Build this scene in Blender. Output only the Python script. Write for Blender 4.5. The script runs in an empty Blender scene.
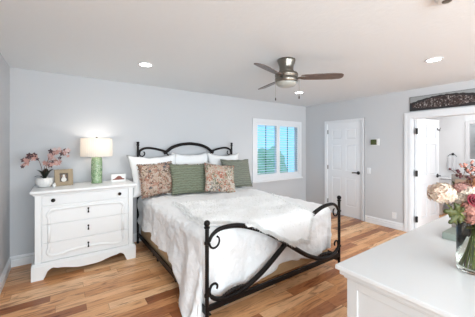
import bpy, bmesh, math, random
from mathutils import Vector, Matrix, noise
R = math.radians
random.seed(7)
sc = bpy.context.scene
COL = sc.collection

# ------------------------------------------------------------------ camera
H = 2.44
cam = bpy.data.objects.new('camera', bpy.data.cameras.new('camera'))
COL.objects.link(cam)
cam.location = (0, 0, 1.475)
cam.rotation_euler = (R(90), 0, -0.6086)
cam.data.sensor_width = 36
cam.data.lens = 253 / 475 * 36
cam.data.shift_y = -12.2 / 475
cam.data.clip_start = 0.02
sc.camera = cam

# ------------------------------------------------------------------ world, exposure
sc.view_settings.view_transform = 'Standard'
sc.view_settings.look = 'None'
sc.view_settings.gamma = 1
sc.view_settings.use_curve_mapping = False
sc.view_settings.exposure = 0.50
w = bpy.data.worlds.new('sky'); sc.world = w; w.use_nodes = True
bg = w.node_tree.nodes['Background']
bg.inputs['Color'].default_value = (0.24, 0.56, 0.84, 1)
bg.inputs['Strength'].default_value = 1.25

def area(name, loc, rot, sx, sy, power, color=(1, 1, 1)):
    l = bpy.data.lights.new(name, 'AREA'); l.shape = 'RECTANGLE'; l.size = sx; l.size_y = sy
    l.energy = power; l.color = color
    o = bpy.data.objects.new(name, l); COL.objects.link(o); o.location = loc; o.rotation_euler = rot
    return o
# added fill light behind the camera, in front of the closed south curtain
area('fill_south', (2.5, -3.58, 1.25), (R(82), 0, 0), 4.2, 2.0, 155, (0.79, 0.92, 1.0))
# added fill light along the solid west wall, out of view behind the camera
area('fill_west', (-0.49, -2.0, 1.30), (R(80), 0, R(-72)), 2.4, 1.7, 275, (0.79, 0.92, 1.0))
# added fill light just under the bathroom ceiling, no fixture modelled
area('bathroom_fill', (6.15, 0.9, 2.42), (0, 0, 0), 1.5, 1.5, 20, (0.95, 0.975, 1))

# ------------------------------------------------------------------ materials
def mat(name, color, rough=0.5, metal=0.0, **k):
    m = bpy.data.materials.new(name); m.use_nodes = True
    b = m.node_tree.nodes['Principled BSDF']
    b.inputs['Base Color'].default_value = (*color, 1)
    b.inputs['Roughness'].default_value = rough
    b.inputs['Metallic'].default_value = metal
    for kk, v in k.items():
        b.inputs[kk.replace('_', ' ')].default_value = v
    return m
def N(m, t, **k):
    n = m.node_tree.nodes.new(t)
    for a, v in k.items():
        if hasattr(n, a): setattr(n, a, v)
        else: n.inputs[a].default_value = v
    return n
def L(m, a, b): m.node_tree.links.new(a, b)
def B(m): return m.node_tree.nodes['Principled BSDF']
def bump(m, scale=50, strength=0.2, dist=0.01, detail=4, stretch=None):
    tc = N(m, 'ShaderNodeTexCoord'); src = tc.outputs['Object']
    if stretch:
        mp = N(m, 'ShaderNodeMapping'); mp.inputs['Scale'].default_value = stretch
        L(m, src, mp.inputs[0]); src = mp.outputs[0]
    n = N(m, 'ShaderNodeTexNoise'); n.inputs['Scale'].default_value = scale; n.inputs['Detail'].default_value = detail
    b = N(m, 'ShaderNodeBump'); b.inputs['Strength'].default_value = strength; b.inputs['Distance'].default_value = dist
    L(m, src, n.inputs['Vector']); L(m, n.outputs['Fac'], b.inputs['Height']); L(m, b.outputs[0], B(m).inputs['Normal'])
    return m
def ramp(m, stops, interp='LINEAR'):
    r = N(m, 'ShaderNodeValToRGB'); cr = r.color_ramp; cr.interpolation = interp
    while len(cr.elements) < len(stops): cr.elements.new(0.5)
    for e, (p, c) in zip(cr.elements, stops): e.position = p; e.color = (*c, 1)
    return r

M = {}
M['wall'] = bump(mat('wall_paint', (0.56, 0.565, 0.58), 0.75), 120, 0.05, 0.003)
M['bathwall'] = bump(mat('bathroom_paint', (0.90, 0.905, 0.91), 0.7), 120, 0.04, 0.003)
M['ceiling'] = bump(mat('ceiling_paint', (0.765, 0.80, 0.825), 0.85), 22, 0.35, 0.006, 6)
M['trim'] = mat('white_trim_paint', (0.75, 0.76, 0.78), 0.35)
M['door'] = mat('white_door_paint', (0.78, 0.79, 0.81), 0.35)
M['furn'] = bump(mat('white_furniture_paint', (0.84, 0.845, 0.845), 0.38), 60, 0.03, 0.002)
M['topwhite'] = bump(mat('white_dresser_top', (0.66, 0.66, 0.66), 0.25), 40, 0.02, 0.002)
M['iron'] = bump(mat('dark_bronze_iron', (0.006, 0.004, 0.0038), 0.45, 0.0, Specular_IOR_Level=0.22), 90, 0.15, 0.002)
M['black'] = mat('black_metal', (0.012, 0.012, 0.013), 0.35, 0.5)
M['knob'] = mat('dark_bronze_knob', (0.02, 0.016, 0.014), 0.3, 0.7)
M['hinge'] = mat('dark_hinge', (0.03, 0.03, 0.03), 0.45, 0.6)
M['hingegrey'] = mat('grey_hinge', (0.12, 0.12, 0.12), 0.45, 0.6)
M['chrome'] = mat('chrome', (0.7, 0.7, 0.7), 0.15, 1)
M['nickel'] = mat('brushed_nickel', (0.24, 0.22, 0.19), 0.3, 1)
M['frost'] = mat('frosted_glass_bowl', (0.42, 0.41, 0.37), 0.3)
M['cream'] = mat('cream_plastic', (0.75, 0.75, 0.74), 0.4)
M['boxspring'] = bump(mat('tan_box_spring_fabric', (0.50, 0.34, 0.19), 0.8), 200, 0.2, 0.002)
M['mattress'] = mat('white_mattress_ticking', (0.75, 0.74, 0.72), 0.8)
M['comforter'] = bump(mat('white_crinkled_cotton', (0.88, 0.885, 0.89), 0.85), 20, 0.8, 0.02, 5)
M['fur'] = bump(mat('white_fluffy_fur', (0.95, 0.95, 0.95), 0.9), 60, 0.35, 0.01, 4)
M['linen'] = bump(mat('white_linen', (0.82, 0.82, 0.82), 0.85), 18, 0.3, 0.01, 4)
M['hem'] = bump(mat('ivory_lumbar_linen', (0.76, 0.74, 0.70), 0.85), 30, 0.3, 0.01, 4)
M['red'] = mat('faded_red_embroidery', (0.25, 0.09, 0.07), 0.8)
M['glass'] = mat('clear_glass', (1, 1, 1), 0.02, 0, Transmission_Weight=1.0, IOR=1.45)
M['pane'] = mat('window_glass', (1, 1, 1), 0.0, 0, Transmission_Weight=1.0, IOR=1.05)
M['water'] = mat('vase_water', (0.93, 0.96, 0.86), 0.0, 0, Transmission_Weight=1.0, IOR=1.33)
M['stem'] = mat('green_stem', (0.17, 0.21, 0.04), 0.5)
M['leaf'] = bump(mat('bouquet_leaf', (0.048, 0.056, 0.008), 0.6), 30, 0.4, 0.01)
M['darkleaf'] = mat('orchid_leaf', (0.016, 0.022, 0.014), 0.35)
M['twig'] = mat('brown_twig', (0.13, 0.06, 0.035), 0.7)
M['hydrangea'] = mat('cream_hydrangea_petal', (0.70, 0.53, 0.41), 0.7, Subsurface_Weight=0.1)
M['blush'] = mat('blush_petal', (0.42, 0.19, 0.15), 0.65)
M['peach'] = mat('peach_petal', (0.52, 0.24, 0.12), 0.65)
M['rose'] = mat('crimson_rose_petal', (0.24, 0.018, 0.035), 0.55)
M['magenta'] = mat('magenta_rose_petal', (0.62, 0.06, 0.22), 0.55)
M['burgundy'] = mat('burgundy_petal', (0.07, 0.012, 0.018), 0.6)
M['orchidpink'] = mat('pink_orchid_petal', (0.55, 0.31, 0.27), 0.6)
M['orchidpale'] = mat('pale_orchid_petal', (0.62, 0.46, 0.44), 0.6)
M['orchiddark'] = mat('dark_orchid_bud', (0.09, 0.045, 0.05), 0.6)
M['pot'] = mat('white_ceramic', (0.78, 0.77, 0.75), 0.3)
M['greybox'] = bump(mat('weathered_grey_green_wood', (0.25, 0.28, 0.24), 0.7), 30, 0.3, 0.004)
M['greypanel'] = bump(mat('weathered_brown_grey_wood', (0.20, 0.17, 0.15), 0.7), 30, 0.3, 0.004)
M['foliage'] = bump(mat('outdoor_foliage', (0.42, 0.60, 0.38), 0.8), 6, 0.8, 0.1)
M['patio'] = mat('outdoor_pale_ground', (0.7, 0.7, 0.7), 0.9)
M['porcelain'] = mat('porcelain', (0.85, 0.85, 0.86), 0.15)
M['towel'] = bump(mat('white_towel', (0.78, 0.79, 0.81), 0.95), 150, 0.5, 0.004)
M['mirror'] = mat('mirror', (0.85, 0.87, 0.88), 0.03, 1)
M['lcd'] = mat('olive_screen', (0.06, 0.075, 0.02), 0.3)
M['goldwood'] = bump(mat('rustic_gilt_wood', (0.27, 0.205, 0.13), 0.45, 0.35), 45, 0.9, 0.006)
M['mat'] = mat('photo_dark_ground', (0.08, 0.055, 0.04), 0.5)
M['dogwhite'] = mat('photo_white_fur', (0.7, 0.68, 0.64), 0.6)
M['dogbrown'] = mat('photo_brown_fur', (0.22, 0.12, 0.07), 0.6)
M['redflower'] = mat('photo_red', (0.22, 0.07, 0.05), 0.6)

def shade_mat():
    m = mat('pleated_cream_shade', (0.86, 0.84, 0.80), 0.8)
    b = B(m); t = N(m, 'ShaderNodeBsdfTranslucent'); t.inputs[0].default_value = (0.92, 0.86, 0.80, 1)
    mx = N(m, 'ShaderNodeMixShader'); mx.inputs[0].default_value = 0.5
    L(m, b.outputs[0], mx.inputs[1]); L(m, t.outputs[0], mx.inputs[2])
    L(m, mx.outputs[0], m.node_tree.nodes['Material Output'].inputs[0])
    return m
M['shade'] = shade_mat()
def emis(name, c, s):
    m = mat(name, c, 0.5); b = B(m)
    b.inputs['Emission Color'].default_value = (*c, 1); b.inputs['Emission Strength'].default_value = s
    return m
M['lens'] = emis('lit_lens', (1, 0.98, 0.94), 9)

def floor_mat():
    m = mat('hickory_planks', (0.4, 0.25, 0.15), 0.30, Specular_IOR_Level=0.28)
    tc = N(m, 'ShaderNodeTexCoord'); sp = N(m, 'ShaderNodeSeparateXYZ'); L(m, tc.outputs['Object'], sp.inputs[0])
    def ma(op, a, b=None):
        n = N(m, 'ShaderNodeMath', operation=op)
        for i, v in enumerate((a, b)):
            if v is None: continue
            if isinstance(v, (int, float)): n.inputs[i].default_value = v
            else: L(m, v, n.inputs[i])
        return n.outputs[0]
    W, LN = 0.115, 0.95
    yw = ma('DIVIDE', sp.outputs[1], W); row = ma('FLOOR', yw)
    wn = N(m, 'ShaderNodeTexWhiteNoise', noise_dimensions='1D'); L(m, row, wn.inputs['W'])
    xo = ma('ADD', ma('DIVIDE', sp.outputs[0], LN), ma('MULTIPLY', wn.outputs['Value'], 7.3))
    colm = ma('FLOOR', xo)
    cmb = N(m, 'ShaderNodeCombineXYZ'); L(m, row, cmb.inputs[0]); L(m, colm, cmb.inputs[1])
    w2 = N(m, 'ShaderNodeTexWhiteNoise', noise_dimensions='2D'); L(m, cmb.outputs[0], w2.inputs['Vector'])
    base = ramp(m, [(0, (0.28, 0.10, 0.04)), (0.14, (0.46, 0.19, 0.08)), (0.40, (0.66, 0.33, 0.15)), (0.75, (0.76, 0.43, 0.22)), (1, (0.86, 0.56, 0.33))])
    L(m, w2.outputs['Value'], base.inputs[0])
    # grain stretched along the boards, different for each board
    off = N(m, 'ShaderNodeCombineXYZ'); L(m, ma('MULTIPLY', w2.outputs['Value'], 40), off.inputs[2])
    va = N(m, 'ShaderNodeVectorMath', operation='ADD'); L(m, tc.outputs['Object'], va.inputs[0]); L(m, off.outputs[0], va.inputs[1])
    mp = N(m, 'ShaderNodeMapping'); mp.inputs['Scale'].default_value = (1.4, 9, 1); L(m, va.outputs[0], mp.inputs[0])
    n1 = N(m, 'ShaderNodeTexNoise'); n1.inputs['Scale'].default_value = 1.6; n1.inputs['Detail'].default_value = 6; n1.inputs['Distortion'].default_value = 2.0
    L(m, mp.outputs[0], n1.inputs['Vector'])
    g = ramp(m, [(0.32, (0.34, 0.22, 0.17)), (0.44, (0.86, 0.80, 0.75)), (0.58, (1.08, 1.06, 1.02)), (0.74, (0.66, 0.54, 0.46))])
    L(m, n1.outputs['Fac'], g.inputs[0])
    mx = N(m, 'ShaderNodeMix', data_type='RGBA', blend_type='MULTIPLY'); mx.inputs['Factor'].default_value = 0.85
    L(m, base.outputs[0], mx.inputs['A']); L(m, g.outputs[0], mx.inputs['B'])
    # gaps
    fy = ma('FRACT', yw); fx = ma('FRACT', xo)
    gy = ma('LESS_THAN', fy, 0.022); gx = ma('LESS_THAN', fx, 0.003); gap = ma('MAXIMUM', gy, gx)
    m2 = N(m, 'ShaderNodeMix', data_type='RGBA', blend_type='MULTIPLY'); m2.inputs['B'].default_value = (0.45, 0.36, 0.3, 1)
    L(m, gap, m2.inputs['Factor']); L(m, mx.outputs['Result'], m2.inputs['A'])
    L(m, m2.outputs['Result'], B(m).inputs['Base Color'])
    bp = N(m, 'ShaderNodeBump', invert=True); bp.inputs['Strength'].default_value = 0.3; bp.inputs['Distance'].default_value = 0.002
    L(m, gap, bp.inputs['Height']); L(m, bp.outputs[0], B(m).inputs['Normal'])
    return m
M['floor'] = floor_mat()

def vor_mat(name, stops, scale, rough=0.8, detail=2, dist=1.0):
    m = mat(name, (0.5, 0.5, 0.5), rough)
    tc = N(m, 'ShaderNodeTexCoord')
    nz = N(m, 'ShaderNodeTexNoise'); nz.inputs['Scale'].default_value = scale * 0.7; nz.inputs['Detail'].default_value = 3
    L(m, tc.outputs['Object'], nz.inputs['Vector'])
    mx = N(m, 'ShaderNodeMix', data_type='VECTOR'); mx.inputs['Factor'].default_value = 0.12 * dist
    L(m, tc.outputs['Object'], mx.inputs['A']); L(m, nz.outputs['Color'], mx.inputs['B'])
    v = N(m, 'ShaderNodeTexVoronoi'); v.inputs['Scale'].default_value = scale
    L(m, mx.outputs['Result'], v.inputs['Vector'])
    s = N(m, 'ShaderNodeSeparateColor'); L(m, v.outputs['Color'], s.inputs[0])
    r = ramp(m, stops, 'CONSTANT'); L(m, s.outputs[0], r.inputs[0])
    L(m, r.outputs[0], B(m).inputs['Base Color'])
    b = N(m, 'ShaderNodeBump'); b.inputs['Strength'].default_value = 0.25; b.inputs['Distance'].default_value = 0.004
    L(m, v.outputs['Distance'], b.inputs['Height']); L(m, b.outputs[0], B(m).inputs['Normal'])
    return m
M['floral'] = vor_mat('floral_print_cotton', [(0, (0.406, 0.312, 0.242)), (0.22, (0.296, 0.148, 0.101)), (0.38, (0.101, 0.055, 0.035)), (0.50, (0.452, 0.359, 0.296)), (0.66, (0.172, 0.133, 0.078)), (0.76, (0.374, 0.218, 0.164)), (0.9, (0.078, 0.078, 0.086))], 25, dist=2.4)
M['floral2'] = vor_mat('coral_floral_print_cotton', [(0, (0.437, 0.367, 0.296)), (0.22, (0.390, 0.117, 0.070)), (0.36, (0.148, 0.133, 0.078)), (0.50, (0.546, 0.484, 0.413)), (0.68, (0.484, 0.265, 0.195)), (0.8, (0.109, 0.101, 0.101)), (0.9, (0.351, 0.328, 0.234))], 28, dist=2.4)
M['mosaic'] = vor_mat('green_mosaic_glass', [(0, (0.25, 0.38, 0.20)), (0.25, (0.36, 0.46, 0.29)), (0.45, (0.14, 0.24, 0.12)), (0.6, (0.31, 0.42, 0.24)), (0.8, (0.48, 0.55, 0.40)), (0.92, (0.16, 0.27, 0.15))], 60, 0.2)
def stripe_mat(name, c1, c2, scale):
    m = mat(name, c1, 0.85)
    tc = N(m, 'ShaderNodeTexCoord'); wv = N(m, 'ShaderNodeTexWave', bands_direction='Z')
    wv.inputs['Scale'].default_value = scale; wv.inputs['Distortion'].default_value = 5.0; wv.inputs['Detail'].default_value = 3; wv.inputs['Detail Scale'].default_value = 2.5
    L(m, tc.outputs['Object'], wv.inputs['Vector'])
    r = ramp(m, [(0.1, c2), (0.6, c1)]); L(m, wv.outputs['Fac'], r.inputs[0]); L(m, r.outputs[0], B(m).inputs['Base Color'])
    b = N(m, 'ShaderNodeBump'); b.inputs['Strength'].default_value = 0.7; b.inputs['Distance'].default_value = 0.012
    L(m, wv.outputs['Fac'], b.inputs['Height']); L(m, b.outputs[0], B(m).inputs['Normal'])
    return m
M['sage'] = stripe_mat('sage_pleated_velvet', (0.205, 0.225, 0.16), (0.145, 0.162, 0.108), 8.5)
M['sage2'] = stripe_mat('grey_sage_pleated_cotton', (0.215, 0.225, 0.18), (0.16, 0.167, 0.13), 9)
def blade_mat():
    m = mat('dark_walnut_blade', (0.08, 0.055, 0.045), 0.35)
    tc = N(m, 'ShaderNodeTexCoord'); mp = N(m, 'ShaderNodeMapping'); mp.inputs['Scale'].default_value = (4, 60, 4)
    L(m, tc.outputs['Object'], mp.inputs[0])
    n = N(m, 'ShaderNodeTexNoise'); n.inputs['Scale'].default_value = 2; n.inputs['Detail'].default_value = 4; L(m, mp.outputs[0], n.inputs['Vector'])
    r = ramp(m, [(0.3, (0.085, 0.06, 0.052)), (0.7, (0.17, 0.13, 0.115))]); L(m, n.outputs[0], r.inputs[0]); L(m, r.outputs[0], B(m).inputs['Base Color'])
    return m
M['blade'] = blade_mat()
def pano_mat():
    # crowd-filled stadium print: grey sky, speckled dark stands, in object space (y along, z up)
    m = mat('stadium_print', (0.1, 0.1, 0.1), 0.5)
    tc = N(m, 'ShaderNodeTexCoord')
    v = N(m, 'ShaderNodeTexVoronoi'); v.inputs['Scale'].default_value = 75; L(m, tc.outputs['Object'], v.inputs['Vector'])
    s = N(m, 'ShaderNodeSeparateColor'); L(m, v.outputs['Color'], s.inputs[0])
    r = ramp(m, [(0, (0.02, 0.012, 0.012)), (0.45, (0.055, 0.03, 0.028)), (0.72, (0.11, 0.085, 0.08)), (0.9, (0.30, 0.27, 0.26))], 'CONSTANT')
    L(m, s.outputs[0], r.inputs[0]); L(m, r.outputs[0], B(m).inputs['Base Color'])
    return m
M['crowd'] = pano_mat()
M['printsky'] = bump(mat('print_grey_sky', (0.30, 0.31, 0.31), 0.5), 20, 0.1)
M['printdark'] = mat('print_dark_border', (0.018, 0.016, 0.018), 0.5)

# ------------------------------------------------------------------ mesh helpers
def box(bm, x0, y0, z0, x1, y1, z1):
    vs = [bm.verts.new((x, y, z)) for x in (x0, x1) for y in (y0, y1) for z in (z0, z1)]
    for f in ((0, 1, 3, 2), (4, 6, 7, 5), (0, 4, 5, 1), (2, 3, 7, 6), (0, 2, 6, 4), (1, 5, 7, 3)):
        bm.faces.new([vs[i] for i in f])
    return vs
def lathe(bm, prof, seg=24, c=(0, 0, 0), axis='Z', wob=None):
    rings = []
    for r, z in prof:
        ring = []
        for i in range(seg):
            a = 2 * math.pi * i / seg
            rr = r * (wob(a, z) if wob else 1)
            p = (rr * math.cos(a), rr * math.sin(a), z)
            if axis == 'X': p = (p[2], p[0], p[1])
            if axis == 'Y': p = (p[0], p[2], p[1])
            ring.append(bm.verts.new((c[0] + p[0], c[1] + p[1], c[2] + p[2])))
        rings.append(ring)
    for a, b in zip(rings, rings[1:]):
        for i in range(seg):
            bm.faces.new((a[i], a[(i + 1) % seg], b[(i + 1) % seg], b[i]))
    if prof[0][0] > 1e-6: bm.faces.new(list(reversed(rings[0])))
    if prof[-1][0] > 1e-6: bm.faces.new(rings[-1])
def smooth_path(pts, n=8):
    P = [Vector(p) for p in pts]; out = []
    for i in range(len(P) - 1):
        p0 = P[max(i - 1, 0)]; p1 = P[i]; p2 = P[i + 1]; p3 = P[min(i + 2, len(P) - 1)]
        for k in range(n):
            t = k / n
            out.append(0.5 * ((2 * p1) + (-p0 + p2) * t + (2 * p0 - 5 * p1 + 4 * p2 - p3) * t * t + (-p0 + 3 * p1 - 3 * p2 + p3) * t ** 3))
    out.append(P[-1]); return out
def tube(bm, pts, r, seg=8, flat=1.0):
    pts = [Vector(p) for p in pts]; n = len(pts)
    rs = r if isinstance(r, (list, tuple)) else [r] * n
    rings = []; up = None
    for i, p in enumerate(pts):
        t = (pts[min(i + 1, n - 1)] - pts[max(i - 1, 0)]).normalized()
        if up is None:
            up = Vector((0, 1, 0)) if abs(t.y) < 0.9 else Vector((1, 0, 0))
        a = (up - t * up.dot(t)).normalized(); b = t.cross(a); up = a
        rings.append([bm.verts.new(p + rs[i] * (flat * math.cos(q) * a + math.sin(q) * b)) for q in [2 * math.pi * k / seg for k in range(seg)]])
    for a, b in zip(rings, rings[1:]):
        for i in range(seg): bm.faces.new((a[i], a[(i + 1) % seg], b[(i + 1) % seg], b[i]))
    bm.faces.new(list(reversed(rings[0]))); bm.faces.new(rings[-1])
def prism(bm, poly, d0, d1, axis='Y'):
    """extrude a 2D polygon; axis Y: poly is (x,z); axis X: poly is (y,z); axis Z: (x,y)"""
    def mk(p, d): return {'Y': (p[0], d, p[1]), 'X': (d, p[0], p[1]), 'Z': (p[0], p[1], d)}[axis]
    a = [bm.verts.new(mk(p, d0)) for p in poly]; b = [bm.verts.new(mk(p, d1)) for p in poly]
    n = len(poly)
    for i in range(n): bm.faces.new((a[i], a[(i + 1) % n], b[(i + 1) % n], b[i]))
    f1 = bm.faces.new(list(reversed(a))); f2 = bm.faces.new(b)
    bmesh.ops.triangulate(bm, faces=[f1, f2])
def grid(bm, nu, nv, fn, closeu=False):
    g = [[bm.verts.new(fn(i / nu, j / nv)) for j in range(nv + 1)] for i in range(nu if closeu else nu + 1)]
    m = len(g)
    for i in range(nu if closeu else nu):
        for j in range(nv):
            bm.faces.new((g[i][j], g[(i + 1) % m][j], g[(i + 1) % m][j + 1], g[i][j + 1]))
    return g
def sphere(bm, c, r, seg=16, rings=10, s=(1, 1, 1)):
    prof = [(max(1e-7, math.sin(math.pi * i / rings)), -math.cos(math.pi * i / rings)) for i in range(rings + 1)]
    st = len(bm.verts)
    bm2 = bmesh.new(); lathe(bm2, prof, seg)
    for v in bm2.verts: v.co = Vector((v.co.x * r * s[0] + c[0], v.co.y * r * s[1] + c[1], v.co.z * r * s[2] + c[2]))
    me = bpy.data.meshes.new('t'); bm2.to_mesh(me); bm2.free(); bm.from_mesh(me); bpy.data.meshes.remove(me)
def BM(): return bmesh.new()
def obj(name, bm, m, parent=None, loc=(0, 0, 0), bevel=0, smooth=False, sub=0, solid=0, rot=None, loose=False):
    bmesh.ops.remove_doubles(bm, verts=bm.verts, dist=1e-6) if not loose else None
    if not loose: bmesh.ops.recalc_face_normals(bm, faces=bm.faces)
    me = bpy.data.meshes.new(name); bm.to_mesh(me); bm.free()
    o = bpy.data.objects.new(name, me); COL.objects.link(o)
    if m: me.materials.append(M[m] if isinstance(m, str) else m)
    o.location = loc
    if rot: o.rotation_euler = rot
    if parent: o.parent = parent
    if smooth:
        for p in me.polygons: p.use_smooth = True
    if solid:
        md = o.modifiers.new('solid', 'SOLIDIFY'); md.thickness = solid; md.offset = 0
    if bevel:
        md = o.modifiers.new('bevel', 'BEVEL'); md.width = bevel; md.segments = 2; md.limit_method = 'ANGLE'; md.angle_limit = R(40)
    if sub:
        md = o.modifiers.new('sub', 'SUBSURF'); md.levels = sub; md.render_levels = sub
    return o
def tag(o, label, cat, group=None):
    o['label'] = label; o['category'] = cat
    if group: o['group'] = group
    return o
def thing(name, label, cat, loc=(0, 0, 0), rz=0, group=None):
    o = bpy.data.objects.new(name, None); COL.objects.link(o); o.empty_display_size = 0.05
    o.location = loc; o.rotation_euler = (0, 0, rz)
    return tag(o, label, cat, group)
def struct(name, bm, m, parent=None, **k):
    o = obj(name, bm, m, parent, **k)
    if not parent: o['kind'] = 'structure'
    return o
def copy_tree(o, parent=None):
    c = o.copy(); COL.objects.link(c); c.parent = parent
    for ch in list(o.children): copy_tree(ch, c)
    return c

# ------------------------------------------------------------------ room shell
XW, XE, YS, YN = -0.515, 4.90, -3.6, 4.115
T = 0.12
bm = BM(); box(bm, XW - T, YS - T, -0.1, 7.35, YN + T, 0); struct('floor', bm, 'floor')
bm = BM(); box(bm, XW - T, YS - T, H, 7.35, YN + T, H + 0.1); struct('ceiling', bm, 'ceiling')
# north wall with window opening
WX0, WX1, WZ0, WZ1 = 3.32, 4.64, 0.83, 1.97
bm = BM()
box(bm, XW - T, YN, 0, WX0, YN + T, H); box(bm, WX1, YN, 0, XE + T, YN + T, H)
box(bm, WX0, YN, 0, WX1, YN + T, WZ0); box(bm, WX0, YN, WZ1, WX1, YN + T, H)
struct('wall_north', bm, 'wall')
bm = BM(); box(bm, XW - T, YS - T, 0, XW, YN, H); struct('wall_west', bm, 'wall')
# east wall with two door openings
D1a, D1b, DH1 = 2.715, 3.505, 1.975       # closed door opening
D2a, D2b, DH2 = 0.98, 1.845, 1.965       # bathroom doorway
bm = BM()
box(bm, XE, D1b, 0, XE + T, YN, H); box(bm, XE, D2b, 0, XE + T, D1a, H); box(bm, XE, YS - T, 0, XE + T, D2a, H)
box(bm, XE, D1a, DH1, XE + T, D1b, H); box(bm, XE, D2a, DH2, XE + T, D2b, H)
struct('wall_east', bm, 'wall')
# unseen south wall with a wide opening added for the fill light
SX0, SX1, SZ1 = 0.1, 4.5, 2.25
bm = BM(); box(bm, XW, YS - T, 0, SX0, YS, H); box(bm, SX1, YS - T, 0, XE, YS, H); box(bm, SX0, YS - T, SZ1, SX1, YS, H)
struct('wall_south', bm, 'wall')
bm = BM()
for x in (SX0, (SX0 + SX1) / 2 - 0.03, SX1 - 0.06): box(bm, x, YS - 0.09, 0, x + 0.06, YS - 0.03, SZ1)
box(bm, SX0, YS - 0.09, SZ1 - 0.06, SX1, YS - 0.03, SZ1); box(bm, SX0, YS - 0.09, 0, SX1, YS - 0.03, 0.06)
struct('window_added_south', bm, 'trim')  # unseen window frame, added to go with the south fill light
bm = BM(); grid(bm, 160, 2, lambda a, b: Vector((SX0 + (SX1 - SX0) * a, YS - 0.10 + 0.012 * math.sin(a * 260), 0.01 + (SZ1 - 0.01) * b))); struct('sky_block_curtain', bm, 'linen', smooth=True, solid=0.003)  # unseen closed curtain, added to keep blue sky light out of the room
# bathroom shell
BE, BN, BS = 7.2, 2.4, -0.3
bm = BM(); box(bm, BE, BS - T, 0, BE + T, BN + T, H); struct('wall_bathroom_east', bm, 'bathwall')
bm = BM(); box(bm, XE + T, BN, 0, BE, BN + T, H); struct('wall_bathroom_north', bm, 'bathwall')
bm = BM(); box(bm, XE + T, BS - T, 0, 5.4, BS, H); box(bm, 7.0, BS - T, 0, BE, BS, H); box(bm, 5.4, BS - T, 0, 7.0, BS, 0.8); box(bm, 5.4, BS - T, 2.2, 7.0, BS, H); box(bm, 5.4, BS - 0.06, 0.8, 7.0, BS - 0.05, 2.2)  # thin sheet added across the unseen opening to shut out sky light
struct('wall_bathroom_south', bm, 'bathwall')
bm = BM(); box(bm, XE + T, BS, 0, XE + T + 0.01, D2a - 0.09, H); box(bm, XE + T, D2b + 0.09, 0, XE + T + 0.01, BN, H); box(bm, XE + T, D2a - 0.09, DH2 + 0.09, XE + T + 0.01, D2b + 0.09, H)
struct('wall_bathroom_west', bm, 'bathwall')

# baseboards: stepped profile
def baseboard(name, p0, p1, n):
    """p0->p1 along wall, n = inward normal"""
    prof = [(0, 0), (0.018, 0), (0.018, 0.078), (0.011, 0.082), (0.011, 0.092), (0.015, 0.098), (0.015, 0.106), (0.007, 0.114), (0.005, 0.126), (0, 0.128)]
    bm = BM(); a = []; b = []
    for d, z in prof:
        a.append(bm.verts.new((p0[0] + n[0] * d, p0[1] + n[1] * d, z))); b.append(bm.verts.new((p1[0] + n[0] * d, p1[1] + n[1] * d, z)))
    k = len(prof)
    for i in range(k): bm.faces.new((a[i], a[(i + 1) % k], b[(i + 1) % k], b[i]))
    bm.faces.new(a); bm.faces.new(list(reversed(b)))
    struct(name, bm, 'trim')
baseboard('baseboard_north', (XW, YN), (XE, YN), (0, -1))
baseboard('baseboard_west', (XW, YS), (XW, YN), (1, 0))
baseboard('baseboard_east', (XE, D2b + 0.105), (XE, D1a - 0.07), (-1, 0))
baseboard('baseboard_corner', (XE, D1b + 0.07), (XE, YN), (-1, 0))
baseboard('baseboard_bathroom', (BE, BS), (BE, BN), (-1, 0))

# door casings
def casing(name, x, y0, y1, zt, wd, side=-1, wl=None):
    wl = wl or wd
    bm = BM()
    for (a, b, t) in ((0, 1.0, 0.012), (0.12, 0.42, 0.018), (0.62, 1.0, 0.022)):
        xa, xb = sorted((x, x + side * t))
        box(bm, xa, y1 + a * wl, 0, xb, y1 + b * wl, zt + a * wd)
        box(bm, xa, y0 - b * wd, 0, xb, y0 - a * wd, zt + a * wd)
        box(bm, xa, y0 - b * wd, zt + a * wd, xb, y1 + b * wl, zt + b * wd)
    return struct(name, bm, 'trim')
casing('trim_1', XE, D1a, D1b, DH1, 0.06)
casing('trim_2', XE, D2a, D2b, DH2, 0.085, wl=0.10)
casing('trim_3', XE + T + 0.01, D2a, D2b, DH2, 0.08, side=1)
bm = BM()
box(bm, XE - 0.002, D2b - 0.015, 0, XE + T + 0.012, D2b, DH2); box(bm, XE - 0.002, D2a, 0, XE + T + 0.012, D2a + 0.015, DH2); box(bm, XE - 0.002, D2a, DH2 - 0.015, XE + T + 0.012, D2b, DH2)
struct('trim_4', bm, 'trim')
bm = BM()
box(bm, XE, D1b - 0.004, 0, XE + T, D1b, DH1); box(bm, XE, D1a, 0, XE + T, D1a + 0.004, DH1); box(bm, XE, D1a, DH1 - 0.004, XE + T, D1b, DH1)
struct('trim_5', bm, 'trim')

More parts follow.
